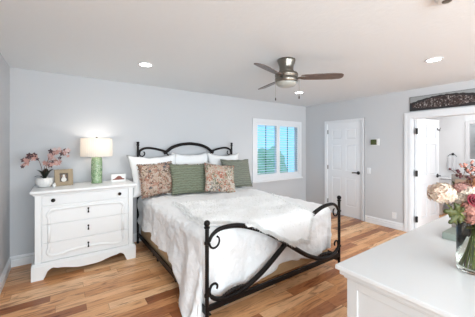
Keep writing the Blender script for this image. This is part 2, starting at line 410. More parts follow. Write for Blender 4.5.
# six panel door: built in local coordinates, width along +x from hinge, thickness y, z up
def door_leaf(name, wd, ht, loc, rz, face=1):
    bm = BM(); t = 0.035
    st = 0.11 * wd / 0.78; mid = 0.10 * wd / 0.78
    zs = [0, 0.22, 0.80, 0.95, 1.50, 1.61, 1.84, ht]
    xs = [0, st, wd / 2 - mid / 2, wd / 2 + mid / 2, wd - st, wd]
    for x0, x1 in ((xs[0], xs[1]), (xs[2], xs[3]), (xs[4], xs[5])): box(bm, x0, 0, 0, x1, t, ht)
    for z0, z1 in ((zs[0], zs[1]), (zs[2], zs[3]), (zs[4], zs[5]), (zs[6], zs[7])):
        box(bm, xs[1], 0, z0, xs[2], t, z1); box(bm, xs[3], 0, z0, xs[4], t, z1)
    for x0, x1 in ((xs[1], xs[2]), (xs[3], xs[4])):
        for z0, z1 in ((zs[1], zs[2]), (zs[3], zs[4]), (zs[5], zs[6])):
            box(bm, x0, 0.011, z0, x1, t - 0.011, z1)
            g = 0.03
            for ya, yb in ((0.011, 0.003), (t - 0.011, t - 0.003)):   # raised field with sloped edge
                a = [bm.verts.new(p) for p in ((x0 + g * 0.5, ya, z0 + g * 0.5), (x1 - g * 0.5, ya, z0 + g * 0.5), (x1 - g * 0.5, ya, z1 - g * 0.5), (x0 + g * 0.5, ya, z1 - g * 0.5))]
                b = [bm.verts.new(p) for p in ((x0 + g, yb, z0 + g), (x1 - g, yb, z0 + g), (x1 - g, yb, z1 - g), (x0 + g, yb, z1 - g))]
                for i in range(4): bm.faces.new((a[i], a[(i + 1) % 4], b[(i + 1) % 4], b[i]))
                bm.faces.new(b)
    o = struct(name, bm, 'door', loc=loc, rot=(0, 0, rz))
    return o
def lever(parent, x, z, yf, out, dirn):
    bm = BM(); c = (x, yf, z)
    prof = [(0.035, 0), (0.035, 0.006), (0.030, 0.011), (0.010, 0.012), (0.010, 0.045), (0.008, 0.05)]
    lathe(bm, [(r, out * q) for r, q in prof], 20, c, 'Y')
    tube(bm, smooth_path([(x, yf + out * 0.043, z), (x + dirn * 0.05, yf + out * 0.046, z + 0.002), (x + dirn * 0.11, yf + out * 0.043, z - 0.003)], 4), 0.012, 8)
    o = obj('door_handle', bm, 'black', parent, smooth=True); o['label'] = 'black lever handle on round rose'; return o
# closed door: hinge side north, face at x = XE + .012
d1 = door_leaf('door_1', 0.782, 1.962, (XE + 0.014 + 0.035, D1b - 0.004, 0.012), R(-90))
# local +x -> -Y world; local +y -> +X world ... rz=-90: x->( 0,-1), y->(1,0)
d1.location.x = XE + 0.012
lever(d1, 0.712, 0.925, 0.0, -1, -1)
for z in (0.25, 1.0, 1.78):
    bm = BM(); lathe(bm, [(0.008, 0), (0.008, 0.09)], 10, (0.0, -0.006, z - 0.045)); box(bm, 0.001, -0.002, z - 0.045, 0.014, 0.001, z + 0.045)
    obj('hinge', bm, 'hingegrey', d1)
# open bathroom door: hinged at north jamb of doorway, swings into bathroom
d2 = door_leaf('door_2', 0.765, 1.945, (XE + 0.075, D2b - 0.022, 0.012), R(-6))
d2.location.y -= 0.035
lever(d2, 0.70, 0.925, 0.0, -1, -1)
lever(d2, 0.70, 0.925, 0.035, 1, -1)
for z in (0.22, 1.0, 1.72):
    bm = BM(); lathe(bm, [(0.011, 0), (0.011, 0.10)], 10, (-0.008, -0.006, z - 0.05)); box(bm, -0.045, -0.003, z - 0.05, 0.006, 0.004, z + 0.05)
    obj('hinge', bm, 'hinge', d2)

# window with plantation shutters
win = bpy.data.objects.new('window_1', None); COL.objects.link(win); win['kind'] = 'structure'; win.location = (WX0, YN, WZ0)
def wobj(name, bm, m, parent=win, **k):
    bmesh.ops.translate(bm, verts=bm.verts, vec=(-WX0, -YN, -WZ0)); return obj(name, bm, m, parent, **k)
bm = BM(); e = 0.085; yf = YN - 0.022
box(bm, WX0 - e, yf, WZ0 - e, WX0, YN, WZ1 + e); box(bm, WX1, yf, WZ0 - e, WX1 + e, YN, WZ1 + e)
box(bm, WX0, yf, WZ1, WX1, YN, WZ1 + e); box(bm, WX0, yf, WZ0 - e, WX1, YN, WZ0)
wobj('window_frame', bm, 'trim', bevel=0.004)
bm = BM(); box(bm, WX0 - e - 0.02, YN - 0.05, WZ0 - e - 0.03, WX1 + e + 0.02, YN, WZ0 - e); wobj('window_sill', bm, 'trim', bevel=0.004)
bm = BM(); box(bm, WX0, YN + 0.085, WZ0, WX1, YN + 0.09, WZ1); wobj('window_pane', bm, 'pane')
bm = BM()
for x in (WX0, (WX0 + WX1) / 2 - 0.02, WX1 - 0.035): box(bm, x, YN + 0.07, WZ0, x + 0.04, YN + 0.105, WZ1)
box(bm, WX0, YN + 0.07, WZ0, WX1, YN + 0.105, WZ0 + 0.035); box(bm, WX0, YN + 0.07, WZ1 - 0.035, WX1, YN + 0.105, WZ1)
wobj('sash', bm, 'trim')
for (a, b) in ((WX0, 3.965), (3.965, WX1)):
    bm = BM(); s = 0.045; y0, y1 = YN - 0.012, YN + 0.018
    a2, b2 = a + 0.002, b - 0.002
    box(bm, a2, y0, WZ0, a2 + s, y1, WZ1); box(bm, b2 - s, y0, WZ0, b2, y1, WZ1)
    box(bm, a2 + s, y0, WZ0, b2 - s, y1, WZ0 + 0.05); box(bm, a2 + s, y0, WZ1 - 0.05, b2 - s, y1, WZ1)
    sh = wobj('shutter', bm, 'trim', bevel=0.002)
    n = 20; z0 = WZ0 + 0.05; dz = (WZ1 - WZ0 - 0.10) / n
    for i in range(n):
        bm = BM(); zc = z0 + dz * (i + 0.5); ang = R(14)
        prof = [(-0.025, 0), (-0.012, 0.004), (0.0, 0.005), (0.012, 0.004), (0.025, 0), (0.012, -0.004), (0, -0.005), (-0.012, -0.004)]
        poly = [((YN + 0.003) + p * math.cos(ang) - q * math.sin(ang), zc + p * math.sin(ang) + q * math.cos(ang)) for p, q in prof]
        prism(bm, poly, a2 + s, b2 - s, 'X'); wobj('louver', bm, 'trim', sh)
    bm = BM(); xm = (a2 + b2) / 2; box(bm, xm - 0.006, YN + 0.032, z0, xm + 0.006, YN + 0.042, WZ1 - 0.05); wobj('tilt_rod', bm, 'hinge', sh)

# outdoors beyond the window
bm = BM(); box(bm, -2, YN + T, -0.3, 12, 16, -0.2); g = struct('ground_outside', bm, 'patio')
def bush(x, y, z, r, seed, label):
    bm = BM(); bmesh.ops.create_icosphere(bm, subdivisions=4, radius=r)
    for v in bm.verts:
        n = noise.noise(v.co * 2.2 + Vector((seed, 0, 0))) * 0.5 + noise.noise(v.co * 7 + Vector((seed, 3, 0))) * 0.25
        v.co *= 1 + n; v.co.z *= 1.25
    o = obj('garden_shrub', bm, 'foliage', loc=(x, y, z)); tag(o, label, 'shrub', 'shrubs outside the window'); return o
bush(6.0, 8.6, 0.35, 0.62, 1, 'green shrub outside, seen through the left shutter')
bush(8.1, 9.0, 0.5, 0.7, 5, 'taller green shrub outside, seen through the right shutter')

# ------------------------------------------------------------------ ceiling fixtures
def can(loc, r, label, power):
    t = thing('recessed_light', label, 'ceiling light', loc, group='recessed ceiling lights')
    bm = BM(); prof = [(r * 0.78, -0.002), (r * 0.80, -0.007), (r * 0.98, -0.006), (r, 0.0)]
    seg = 32; lathe_open(bm, prof, seg); obj('trim_ring', bm, 'trim', t, smooth=True)
    bm = BM(); lathe(bm, [(r * 0.80, -0.004), (r * 0.80, -0.0015)], 32); obj('lens', bm, 'lens', t)
    l = bpy.data.lights.new('can_lamp', 'SPOT'); l.energy = power; l.spot_size = R(130); l.spot_blend = 0.8; l.shadow_soft_size = r * 0.7; l.color = (1, 0.97, 0.93)
    lo = bpy.data.objects.new('can_lamp', l); COL.objects.link(lo); lo.parent = t; lo.location = (0, 0, -0.02)
    return t
def lathe_open(bm, prof, seg):
    rings = [[bm.verts.new((r * math.cos(2 * math.pi * i / seg), r * math.sin(2 * math.pi * i / seg), z)) for i in range(seg)] for r, z in prof]
    for a, b in zip(rings, rings[1:]):
        for i in range(seg): bm.faces.new((a[i], a[(i + 1) % seg], b[(i + 1) % seg], b[i]))
can((0.816, 3.069, H), 0.085, 'round recessed ceiling light above the lamp and chest of drawers', 22)
can((3.40, 1.059, H), 0.085, 'round recessed ceiling light nearest the doorway picture', 22)
can((3.50, 3.093, H), 0.085, 'round recessed ceiling light beyond the fan, near the far corner', 22)
t = thing('smoke_detector', 'white round smoke detector on the ceiling at the top right edge', 'smoke detector', (2.032, 0.564, H))
bm = BM(); lathe(bm, [(0.062, 0), (0.062, -0.012), (0.05, -0.03), (0.045, -0.032)], 28); obj('housing', bm, 'cream', t, smooth=True)
bm = BM(); lathe(bm, [(0.026, -0.032), (0.026, -0.036), (0.018, -0.038)], 20); obj('vent', bm, 'nickel', t)

fan = thing('ceiling_fan', 'three-blade flush ceiling fan with brushed nickel housing and dark blades', 'ceiling fan', (2.062, 2.005, H))
bm = BM(); lathe(bm, [(0.098, 0), (0.101, -0.012), (0.096, -0.03), (0.080, -0.075), (0.078, -0.115), (0.088, -0.135), (0.09, -0.14)], 40); obj('canopy', bm, 'nickel', fan, smooth=True)
bm = BM(); lathe(bm, [(0.085, -0.138), (0.118, -0.15), (0.128, -0.165), (0.128, -0.190), (0.122, -0.194), (0.122, -0.206), (0.128, -0.210), (0.128, -0.244), (0.122, -0.250), (0.122, -0.256)], 40); obj('motor_housing', bm, 'nickel', fan, smooth=True)
bm = BM(); lathe(bm, [(0.118, -0.256), (0.112, -0.276), (0.092, -0.293), (0.05, -0.305), (1e-7, -0.309)], 40); obj('light_bowl', bm, 'frost', fan, smooth=True)
cr = 0.6086
def camdir(a):  # angle measured in camera plan frame: 0 = right of view, 90 = away
    return a - math.degrees(cr)
for a in (-7, 113, 233):
    ang = R(camdir(a))
    bm = BM()
    out = [(0.16, 0.040), (0.20, 0.052), (0.34, 0.062), (0.50, 0.064), (0.58, 0.055), (0.605, 0.036), (0.612, 0.0)]
    poly = [(x, y) for x, y in out] + [(x, -y) for x, y in reversed(out[:-1])]
    prism(bm, poly, -0.004, 0.004, 'Z')
    o = obj('blade', bm, 'blade', fan, bevel=0.002)
    o.location = (0, 0, -0.200)
    o.rotation_euler = (Matrix.Rotation(ang, 3, 'Z') @ Matrix.Rotation(R(-14), 3, 'X')).to_euler()
    bm = BM(); box(bm, 0.105, -0.022, -0.008, 0.175, 0.022, -0.003); box(bm, 0.16, -0.03, -0.008, 0.20, 0.03, -0.004)
    o2 = obj('blade_iron', bm, 'nickel', o, bevel=0.002)
for dx, l in ((-0.125, 0.20), (0.135, 0.18)):
    cx = dx * math.cos(cr) - 0.03 * math.sin(cr); cy = -dx * math.sin(cr) - 0.03 * math.cos(cr)
    bm = BM(); zt = -0.225
    tube(bm, [(cx, cy, zt), (cx, cy, zt - l)], 0.0018, 6)
    c = obj('pull_chain', bm, 'nickel', fan)
    bm = BM(); lathe(bm, [(0.002, zt - l), (0.006, zt - l - 0.012), (0.007, zt - l - 0.03), (0.003, zt - l - 0.036)], 10, (cx, cy, 0)); obj('pull_fob', bm, 'knob', c, smooth=True)

# ------------------------------------------------------------------ chest of drawers (left)
ch = thing('chest_of_drawers', 'white painted four-drawer chest with dark pulls left of the bed', 'chest of drawers', (0.2705, 3.55, 0))
CW = 0.51   # half body width
DEPTH = 0.535
# local: x across, y back (0 = front), z
bm = BM()
box(bm, -CW, 0.018, 0.14, CW, DEPTH, 0.93)
for s in (-1, 1): box(bm, s * CW if s < 0 else CW - 0.055, 0.0, 0.14, -CW + 0.055 if s < 0 else CW, 0.03, 0.93)
obj('body', bm, 'furn', ch, bevel=0.004)
bm = BM()
prof = [(0.0, 0.925), (0.010, 0.925), (0.014, 0.938), (0.026, 0.948), (0.036, 0.953), (0.040, 0.960), (0.040, 0.974), (0.034, 0.980)]
rings = []
for d, z in prof:
    rings.append([bm.verts.new(p) for p in ((-CW - d, -d, z), (CW + d, -d, z), (CW + d, DEPTH, z), (-CW - d, DEPTH, z))])
for a, b in zip(rings, rings[1:]):
    for i in range(4): bm.faces.new((a[i], a[(i + 1) % 4], b[(i + 1) % 4], b[i]))
bm.faces.new(rings[-1]); bm.faces.new(list(reversed(rings[0])))
obj('top', bm, 'furn', ch)
# scalloped bracket base
def apron(bm, half, y0, y1, zt):
    pts = []
    def prof_z(u):   # u 0..1 from corner to centre
        if u < 0.22: return 0.0
        if u < 0.30: k = (u - 0.22) / 0.08; return 0.098 * math.sin(k * math.pi / 2) ** 0.7
        if u < 0.42: return 0.098 + 0.014 * math.sin((u - 0.30) / 0.12 * math.pi)
        k = (u - 0.42) / 0.58; return 0.098 - 0.045 * (0.5 - 0.5 * math.cos(min(1, k * 1.25) * math.pi)) 
    n = 60; poly = []
    for i in range(n + 1):
        x = -half + 2 * half * i / n; u = 1 - abs(x) / half
        poly.append((x, prof_z(u)))
    for (xa, za), (xb, zb) in zip(poly, poly[1:]):
        v = [bm.verts.new(p) for p in ((xa, y0, za), (xb, y0, zb), (xb, y0, zt), (xa, y0, zt), (xa, y1, za), (xb, y1, zb), (xb, y1, zt), (xa, y1, zt))]
        for f in ((0, 1, 2, 3), (5, 4, 7, 6), (0, 4, 5, 1), (3, 2, 6, 7)): bm.faces.new([v[i] for i in f])
bm = BM(); hb = CW + 0.03
apron(bm, hb, -0.03, -0.005, 0.15)
for s in (-1, 1):
    xa, xb = sorted((s * hb, s * (hb - 0.024)))
    box(bm, xa, -0.028, 0.0, xb, 0.09, 0.15); box(bm, xa, 0.09, 0.09, xb, DEPTH - 0.09, 0.15); box(bm, xa, DEPTH - 0.09, 0, xb, DEPTH, 0.15)
box(bm, -hb, -0.022, 0.15, hb, DEPTH, 0.166); box(bm, -hb + 0.012, -0.014, 0.166, hb - 0.012, DEPTH, 0.178)
obj('base', bm, 'furn', ch)
zs = [(0.808, 0.915), (0.600, 0.800), (0.392, 0.592), (0.184, 0.384)]
dw = 0.446
def mould(bm, pts):
    tube(bm, pts, 0.017, 8, 0.5)
for i, (z0, z1) in enumerate(zs):
    bm = BM(); box(bm, -dw, 0.004, z0, dw, 0.03, z1)
    dr = obj('drawer', bm, 'furn', ch, bevel=0.003)
    W2 = 0.385
    if i == 1:
        pts = [(-W2, 0.004, z0), (-W2, 0.004, z0 + 0.06), (-W2 - 0.012, 0.004, z0 + 0.10), (-W2 + 0.02, 0.004, z0 + 0.145), (-W2 + 0.09, 0.004, z0 + 0.155), (0, 0.004, z0 + 0.162), (W2 - 0.09, 0.004, z0 + 0.155), (W2 - 0.02, 0.004, z0 + 0.145), (W2 + 0.012, 0.004, z0 + 0.10), (W2, 0.004, z0 + 0.06), (W2, 0.004, z0)]
    if i == 2: 
        for s in (-1, 1):
            bm = BM(); mould(bm, [(s * W2, 0.004, z0), (s * W2, 0.004, (z0 + z1) / 2), (s * W2, 0.004, z1)]); obj('moulding', bm, 'furn', dr, smooth=True)
    if i == 3:
        pts = [(-W2, 0.004, z1), (-W2, 0.004, z1 - 0.06), (-W2 - 0.012, 0.004, z1 - 0.105), (-W2 + 0.02, 0.004, z1 - 0.145), (-W2 + 0.10, 0.004, z1 - 0.15), (-0.16, 0.004, z1 - 0.125), (0, 0.004, z1 - 0.118), (0.16, 0.004, z1 - 0.125), (W2 - 0.10, 0.004, z1 - 0.15), (W2 - 0.02, 0.004, z1 - 0.145), (W2 + 0.012, 0.004, z1 - 0.105), (W2, 0.004, z1 - 0.06), (W2, 0.004, z1)]
    if i in (1, 3):
        bm = BM(); mould(bm, smooth_path(pts, 6)); obj('moulding', bm, 'furn', dr, smooth=True)
    if i == 0:
        for s in (-1, 1):
            bm = BM(); lathe(bm, [(0.008, 0.004), (0.008, -0.012), (0.019, -0.016), (0.021, -0.024), (0.014, -0.031), (1e-7, -0.033)], 18, (s * 0.345, 0, 0.865), 'Y')
            obj('knob', bm, 'knob', dr, smooth=True)
    else:
        bm = BM(); zc = z0 + 0.105
        lathe(bm, [(0.010, 0.004), (0.010, -0.006), (0.006, -0.009), (0.006, -0.014), (0.009, -0.018), (1e-7, -0.021)], 14, (0, 0, zc + 0.022), 'Y')
        tube(bm, smooth_path([(0, -0.014, zc + 0.022), (0, -0.018, zc + 0.008), (0, -0.014, zc - 0.010), (0, -0.012, zc - 0.028)], 3), [0.004] * 4 + [0.006] * 3 + [0.009] * 3, 8)
        lathe(bm, [(0.007, 0.004), (0.007, -0.004), (1e-7, -0.006)], 12, (0, 0, zc - 0.02), 'Y')
        obj('drop_pull', bm, 'knob', dr, smooth=True)
CT = 0.981

# table lamp
lamp = thing('table_lamp', 'lit table lamp with green mosaic glass base and white drum shade', 'lamp', (0.395, 3.90, CT))
bm = BM(); lathe(bm, [(0.066, 0), (0.068, 0.006), (0.066, 0.012), (0.062, 0.02), (0.066, 0.10), (0.068, 0.20), (0.066, 0.30), (0.064, 0.335), (0.055, 0.345)], 32); obj('lamp_base', bm, 'mosaic', lamp, smooth=True)
bm = BM(); lathe(bm, [(0.02, 0.345), (0.02, 0.36), (0.006, 0.365), (0.006, 0.40), (0.016, 0.41), (0.016, 0.45)], 16); obj('lamp_stem', bm, 'chrome', lamp, smooth=True)
bm = BM(); seg = 96
lathe_open(bm, [(0.190, 0.358), (0.187, 0.600)], seg)
for i, v in enumerate(bm.verts):
    if (i % seg) % 2: v.co.x *= 0.99; v.co.y *= 0.99
obj('lamp_shade', bm, 'shade', lamp, solid=0.002)
bm = BM(); tube(bm, [(0, 0, 0.45), (0, 0, 0.60)], 0.003, 6)
for k in range(3):
    a = 2 * math.pi * k / 3; tube(bm, [(0, 0, 0.592), (0.184 * math.cos(a), 0.184 * math.sin(a), 0.592)], 0.002, 6)
obj('shade_spider', bm, 'chrome', lamp)
bm = BM(); lathe(bm, [(0.004, 0.598), (0.012, 0.604), (0.012, 0.618), (0.004, 0.626), (1e-7, 0.63)], 14); obj('finial', bm, 'nickel', lamp, smooth=True)
bm = BM(); sphere(bm, (0, 0, 0.485), 0.03, 16, 10); obj('bulb', bm, emis('lit_bulb', (1, 0.9, 0.78), 1.5), lamp, smooth=True)
l = bpy.data.lights.new('bulb_lamp', 'POINT'); l.energy = 2.2; l.color = (1, 0.92, 0.83); l.shadow_soft_size = 0.035
lo = bpy.data.objects.new('bulb_lamp', l); COL.objects.link(lo); lo.parent = lamp; lo.location = (0, 0, 0.53)

# orchid
orc = thing('potted_orchid', 'pink flowering orchid in a white fluted pot on the chest', 'potted plant', (-0.165, 3.87, CT))
bm = BM(); lathe(bm, [(0.045, 0), (0.062, 0.006), (0.082, 0.04), (0.088, 0.075), (0.082, 0.105), (0.078, 0.112), (0.072, 0.108), (0.07, 0.09), (1e-7, 0.088)], 48, wob=lambda a, z: 1 + 0.02 * math.cos(16 * a)); obj('pot', bm, 'pot', orc, smooth=True)
def leafmesh(bm, p0, p1, wd, bendz=0.03, lobes=0, cup=0.15, n=8):
    p0 = Vector(p0); p1 = Vector(p1); d = p1 - p0; ln = d.length; d.normalize()
    side = d.cross(Vector((0, 0, 1)));
    if side.length < 0.1: side = d.cross(Vector((0, 1, 0)))
    side.normalize(); up = side.cross(d)
    rows = []
    for i in range(n + 1):
        t = i / n; ww = wd * math.sin(math.pi * min(0.98, t * 0.9 + 0.08)) ** 0.8
        if lobes: ww *= 0.55 + 0.45 * abs(math.sin(t * math.pi * lobes))
        c = p0 + d * ln * t + Vector((0, 0, bendz * math.sin(math.pi * t)))
        rows.append([bm.verts.new(c - side * ww * 0.5 + up * cup * ww * 0.5), bm.verts.new(c), bm.verts.new(c + side * ww * 0.5 + up * cup * ww * 0.5)])
    for a, b in zip(rows, rows[1:]):
        for i in range(2): bm.faces.new((a[i], a[i + 1], b[i + 1], b[i]))
right = Vector((math.cos(cr), -math.sin(cr), 0))   # used only to orient sprays towards the room
for (a, ln, up) in ((200, 0.13, 0.02), (170, 0.10, 0.10), (20, 0.11, 0.10), (80, 0.09, 0.11), (-40, 0.10, 0.09), (-150, 0.09, 0.10)):
    bm = BM(); leafmesh(bm, (0, 0, 0.09), (ln * math.cos(R(a)) * 0.8, ln * math.sin(R(a)) * 0.8, 0.11 + up), 0.06, 0.025)
    obj('leaf', bm, 'darkleaf', orc, solid=0.002, smooth=True)
def orchid_flower(bm, c, s, nrm):
    nrm = Vector(nrm).normalized(); u = nrm.cross(Vector((0, 0, 1))).normalized(); v = u.cross(nrm)
    for k in range(5):
        a = R(90 + 72 * k + random.uniform(-8, 8)); d = u * math.cos(a) + v * math.sin(a); sd = nrm.cross(d)
        c = Vector(c)
        p = [c, c + d * s * 0.5 + sd * s * 0.32 + nrm * s * 0.15, c + d * s + nrm * s * 0.05, c + d * s * 0.5 - sd * s * 0.32 + nrm * s * 0.15]
        bm.faces.new([bm.verts.new(q) for q in p])
stems = [[(-0.01, 0, 0.09), (-0.03, 0, 0.22), (-0.06, -0.01, 0.31), (-0.10, -0.02, 0.35), (-0.15, -0.03, 0.33), (-0.17, -0.03, 0.26)],
         [(0.01, 0, 0.09), (0.02, 0, 0.25), (0.06, -0.01, 0.36), (0.13, -0.03, 0.40), (0.22, -0.05, 0.37)],
         [(0.0, 0.01, 0.09), (0.0, 0.02, 0.22), (0.05, 0.0, 0.28), (0.12, -0.02, 0.29)]]
for si, st in enumerate(stems):
    st = [(a * 1.08, b, c if c < 0.1 else 0.09 + (c - 0.09) * 1.16) for a, b, c in st]
    path = smooth_path(st, 8)
    bm = BM(); tube(bm, path, 0.003, 6); s_o = obj('stem', bm, 'twig', orc, smooth=True)
    k = 0
    for i in range(len(path) // 2 - 2, len(path), 2 if si else 2):
        for rep in range(3 if si == 1 else 2):
            p = path[i] * 1.0 + Vector((random.uniform(-0.022, 0.022), random.uniform(-0.03, 0.02), random.uniform(-0.045, 0.03)))
            bm = BM(); orchid_flower(bm, p, random.uniform(0.022, 0.038), (random.uniform(-0.6, 0.4), -1, random.uniform(-0.3, 0.5)))
            k += 1
            mm = 'orchiddark' if (k % 5 == 0 or (si == 0 and k % 3 == 0)) else ('orchidpale' if k % 3 == 0 else 'orchidpink')
            obj('flower', bm, mm, orc, loose=True)

# picture frame with dog photo
pf = thing('picture_frame', 'rustic gilt wood picture frame with a photo of a white dog', 'picture frame', (0.03, 3.86, CT), R(10))
pf.rotation_euler = (R(-9), 0, R(10))
w2, h2 = 0.098, 0.205
bm = BM(); box(bm, -w2, -0.008, 0, -w2 + 0.05, 0.008, h2); box(bm, w2 - 0.05, -0.008, 0, w2, 0.008, h2); box(bm, -w2 + 0.05, -0.008, 0, w2 - 0.05, 0.008, 0.05); box(bm, -w2 + 0.05, -0.008, h2 - 0.05, w2 - 0.05, 0.008, h2)
obj('frame', bm, 'goldwood', pf, bevel=0.003)
bm = BM(); box(bm, -w2 + 0.04, 0.0, 0.04, w2 - 0.04, 0.005, h2 - 0.04); ph = obj('photograph', bm, 'mat', pf)
def disc(bm, cx, cz, rx, rz, y, n=20):
    bm.faces.new([bm.verts.new((cx + rx * math.cos(2 * math.pi * i / n), y, cz + rz * math.sin(2 * math.pi * i / n))) for i in range(n)])
bm = BM(); disc(bm, 0, 0.115, 0.020, 0.024, -0.001); disc(bm, 0.0, 0.075, 0.028, 0.027, -0.0012); obj('dog_figure', bm, 'dogwhite', ph, loose=True)
bm = BM(); disc(bm, -0.019, 0.122, 0.008, 0.016, -0.0018); disc(bm, 0.019, 0.122, 0.008, 0.016, -0.0018); disc(bm, 0, 0.106, 0.004, 0.003, -0.0018); disc(bm, -0.008, 0.12, 0.003, 0.003, -0.0018); disc(bm, 0.008, 0.12, 0.003, 0.003, -0.0018); obj('dog_markings', bm, 'dogbrown', ph, loose=True)
bm = BM(); prism(bm, [(0.008, 0.02), (0.012, 0.14), (0.075, 0.003)], -0.01, 0.01, 'X'); obj('easel_back', bm, 'mat', pf)
# small card picture
pc = thing('photo_block', 'small landscape photo block with a dark red image, right of the lamp', 'photo', (0.655, 3.83, CT), R(0))
bm = BM(); box(bm, -0.092, 0, 0, 0.092, 0.022, 0.105); obj('block', bm, 'pot', pc, bevel=0.003)
bm = BM()
bm.faces.new([bm.verts.new(p) for p in ((-0.078, -0.001, 0.03), (0.078, -0.001, 0.03), (0.07, -0.001, 0.045), (0.05, -0.001, 0.05), (0.03, -0.001, 0.075), (0.005, -0.001, 0.085), (-0.02, -0.001, 0.075), (-0.045, -0.001, 0.05), (-0.07, -0.001, 0.042))])
obj('image', bm, 'redflower', pc, loose=True)
# tiny ornament
bm = BM(); sphere(bm, (0, 0, 0.022), 0.020, 14, 10, (1, 0.8, 1.1)); sphere(bm, (0.004, -0.004, 0.048), 0.010, 10, 8)
tag(obj('figurine', bm, 'pot', loc=(-0.07, 3.76, CT - 0.001), smooth=True), 'tiny white figurine between the orchid pot and the dog photo', 'ornament')
# ------------------------------------------------------------------ bed
BX0, BX1, FY, HYD = 0.957, 2.745, 1.80, 4.02
bed = thing('bed_frame', 'dark bronze iron bed frame with arched scroll headboard and footboard', 'bed', ((BX0 + BX1) / 2, FY, 0))
off = Vector((-(BX0 + BX1) / 2, -FY, 0))
def bobj(name, bm, m='iron', parent=bed, **k):
    if parent is bed or True: bmesh.ops.translate(bm, verts=bm.verts, vec=off)
    return obj(name, bm, m, parent, **k)
def post(x, y, zt, lower=()):
    bm = BM()
    prof = [(0.014, 0), (0.020, 0.004), (0.020, 0.03), (0.016, 0.035), (0.0165, zt - 0.065), (0.0165, zt - 0.064), (0.024, zt - 0.060), (0.024, zt - 0.050), (0.017, zt - 0.046), (0.017, zt - 0.044), (0.008, zt - 0.043)]
    lathe(bm, prof, 16, (x, y, 0)); p = bobj('post', bm, smooth=False)
    for z in lower:
        bm = BM(); lathe(bm, [(0.017, z - 0.012), (0.023, z - 0.008), (0.023, z + 0.008), (0.017, z + 0.012)], 16, (x, y, 0)); bobj('collar', bm, parent=p)
    bm = BM(); sphere(bm, (x, y, zt - 0.022), 0.0255, 18, 12); bobj('finial', bm, parent=p, smooth=True)
    return p
post(BX0, FY, 0.880, (0.70, 0.28)); post(BX1, FY, 0.880, (0.70, 0.28))
HX1 = 2.665; cxh = (BX0 + HX1) / 2
for x in (BX0, HX1):
    bm = BM(); zt = 1.545
    lathe(bm, [(0.014, 0), (0.020, 0.004), (0.020, 0.03), (0.016, 0.035), (0.0165, zt - 0.06), (0.024, zt - 0.055), (0.024, zt - 0.045), (0.017, zt - 0.04), (0.020, zt - 0.02), (0.024, zt - 0.01), (0.014, zt)], 16, (x, HYD, 0)); bobj('post', bm)
# footboard bowed bars (mirror images crossing at the middle)
cxm = (BX0 + BX1) / 2
def ogee(s, y, z0=0.0):
    pts = [(0.018, 0.71), (0.045, 0.757), (0.11, 0.792), (0.20, 0.799), (0.32, 0.785), (0.46, 0.740), (0.61, 0.675), (0.77, 0.585), (0.894, 0.505), (1.06, 0.395), (1.22, 0.300), (1.40, 0.225), (1.56, 0.200), (1.68, 0.215), (1.745, 0.255), (1.762, 0.300), (1.745, 0.345), (1.71, 0.352), (1.69, 0.330), (1.695, 0.305)]
    out = []
    for d, z in pts:
        x = BX0 + d if s > 0 else BX1 - d
        zz = z - 0.035 * (d / 1.788 if s < 0 and False else 0)
        out.append((x, y, zz))
    return out
for s, y in ((1, FY - 0.004), (-1, FY + 0.004)):
    p = smooth_path(ogee(s, y), 6); n = len(p)
    rr = [0.013 + 0.012 * math.sin(math.pi * min(1, i / (n * 0.82))) for i in range(n)]
    rr = [r if i < n - 30 else max(0.0085, 0.012 - 0.0035 * (i - n + 30) / 30) for i, r in enumerate(rr)]
    bm = BM(); tube(bm, p, rr, 10); bobj('crossing_bar', bm, smooth=True)
    # upper scroll under the arch
    x0 = BX0 if s > 0 else BX1
    sc_pts = [(0.018, 0.70), (0.030, 0.665), (0.060, 0.648), (0.095, 0.660), (0.112, 0.692), (0.108, 0.722), (0.094, 0.735)]
    bm = BM(); q = smooth_path([(x0 + s * a, y, z) for a, z in sc_pts], 5); tube(bm, q, [0.0095 - 0.002 * i / len(q) for i in range(len(q))], 8); sphere(bm, q[-1], 0.009, 8, 6); bobj('scroll', bm, smooth=True)
    # cast leaf on the lower bar
    bm = BM()
    for k in range(9):
        t = k / 8; xx = x0 + s * (0.30 + 0.30 * t) ; xx = x0 + s * (0.16 + 0.22 * t)
        zz = 0.215 + 0.012 * math.sin(t * math.pi) + 0.018 * t
        sphere(bm, (xx, FY, zz + 0.012), 0.016 + 0.008 * math.sin(t * math.pi), 8, 6, (1.2, 0.6, 0.9))
    bobj('cast_leaf', bm, smooth=True)
bm = BM(); lathe(bm, [(1e-7, -0.028), (0.014, -0.026), (0.022, -0.018), (0.032, -0.014), (0.034, 0.0), (0.032, 0.014), (0.022, 0.018), (1e-7, 0.024)], 12, (cxm, FY, 0.505), 'Y', wob=lambda a, z: 1 + 0.12 * math.cos(6 * a)); bobj('medallion', bm, smooth=True)
# foot rail and side rails
bm = BM(); box(bm, BX0, FY - 0.012, 0.150, BX1, FY + 0.014, 0.195); bobj('foot_rail', bm, bevel=0.003)
for x in (BX0, BX1):
    bm = BM(); s = 1 if x == BX0 else -1
    box(bm, min(x - s * 0.004, x + s * 0.004), FY, 0.11, max(x - s * 0.004, x + s * 0.004), HYD, 0.175)
    box(bm, min(x, x + s * 0.04), FY, 0.11, max(x, x + s * 0.04), HYD, 0.118); bobj('side_rail', bm)
for y in (2.5, 3.25):
    bm = BM(); box(bm, BX0, y - 0.02, 0.085, BX1, y + 0.02, 0.11)
    box(bm, BX0 + 0.05, y - 0.015, 0, BX0 + 0.08, y + 0.015, 0.09); box(bm, BX1 - 0.08, y - 0.015, 0, BX1 - 0.05, y + 0.015, 0.09); box(bm, cxm - 0.015, y - 0.015, 0, cxm + 0.015, y + 0.015, 0.09); bobj('slat_support', bm)
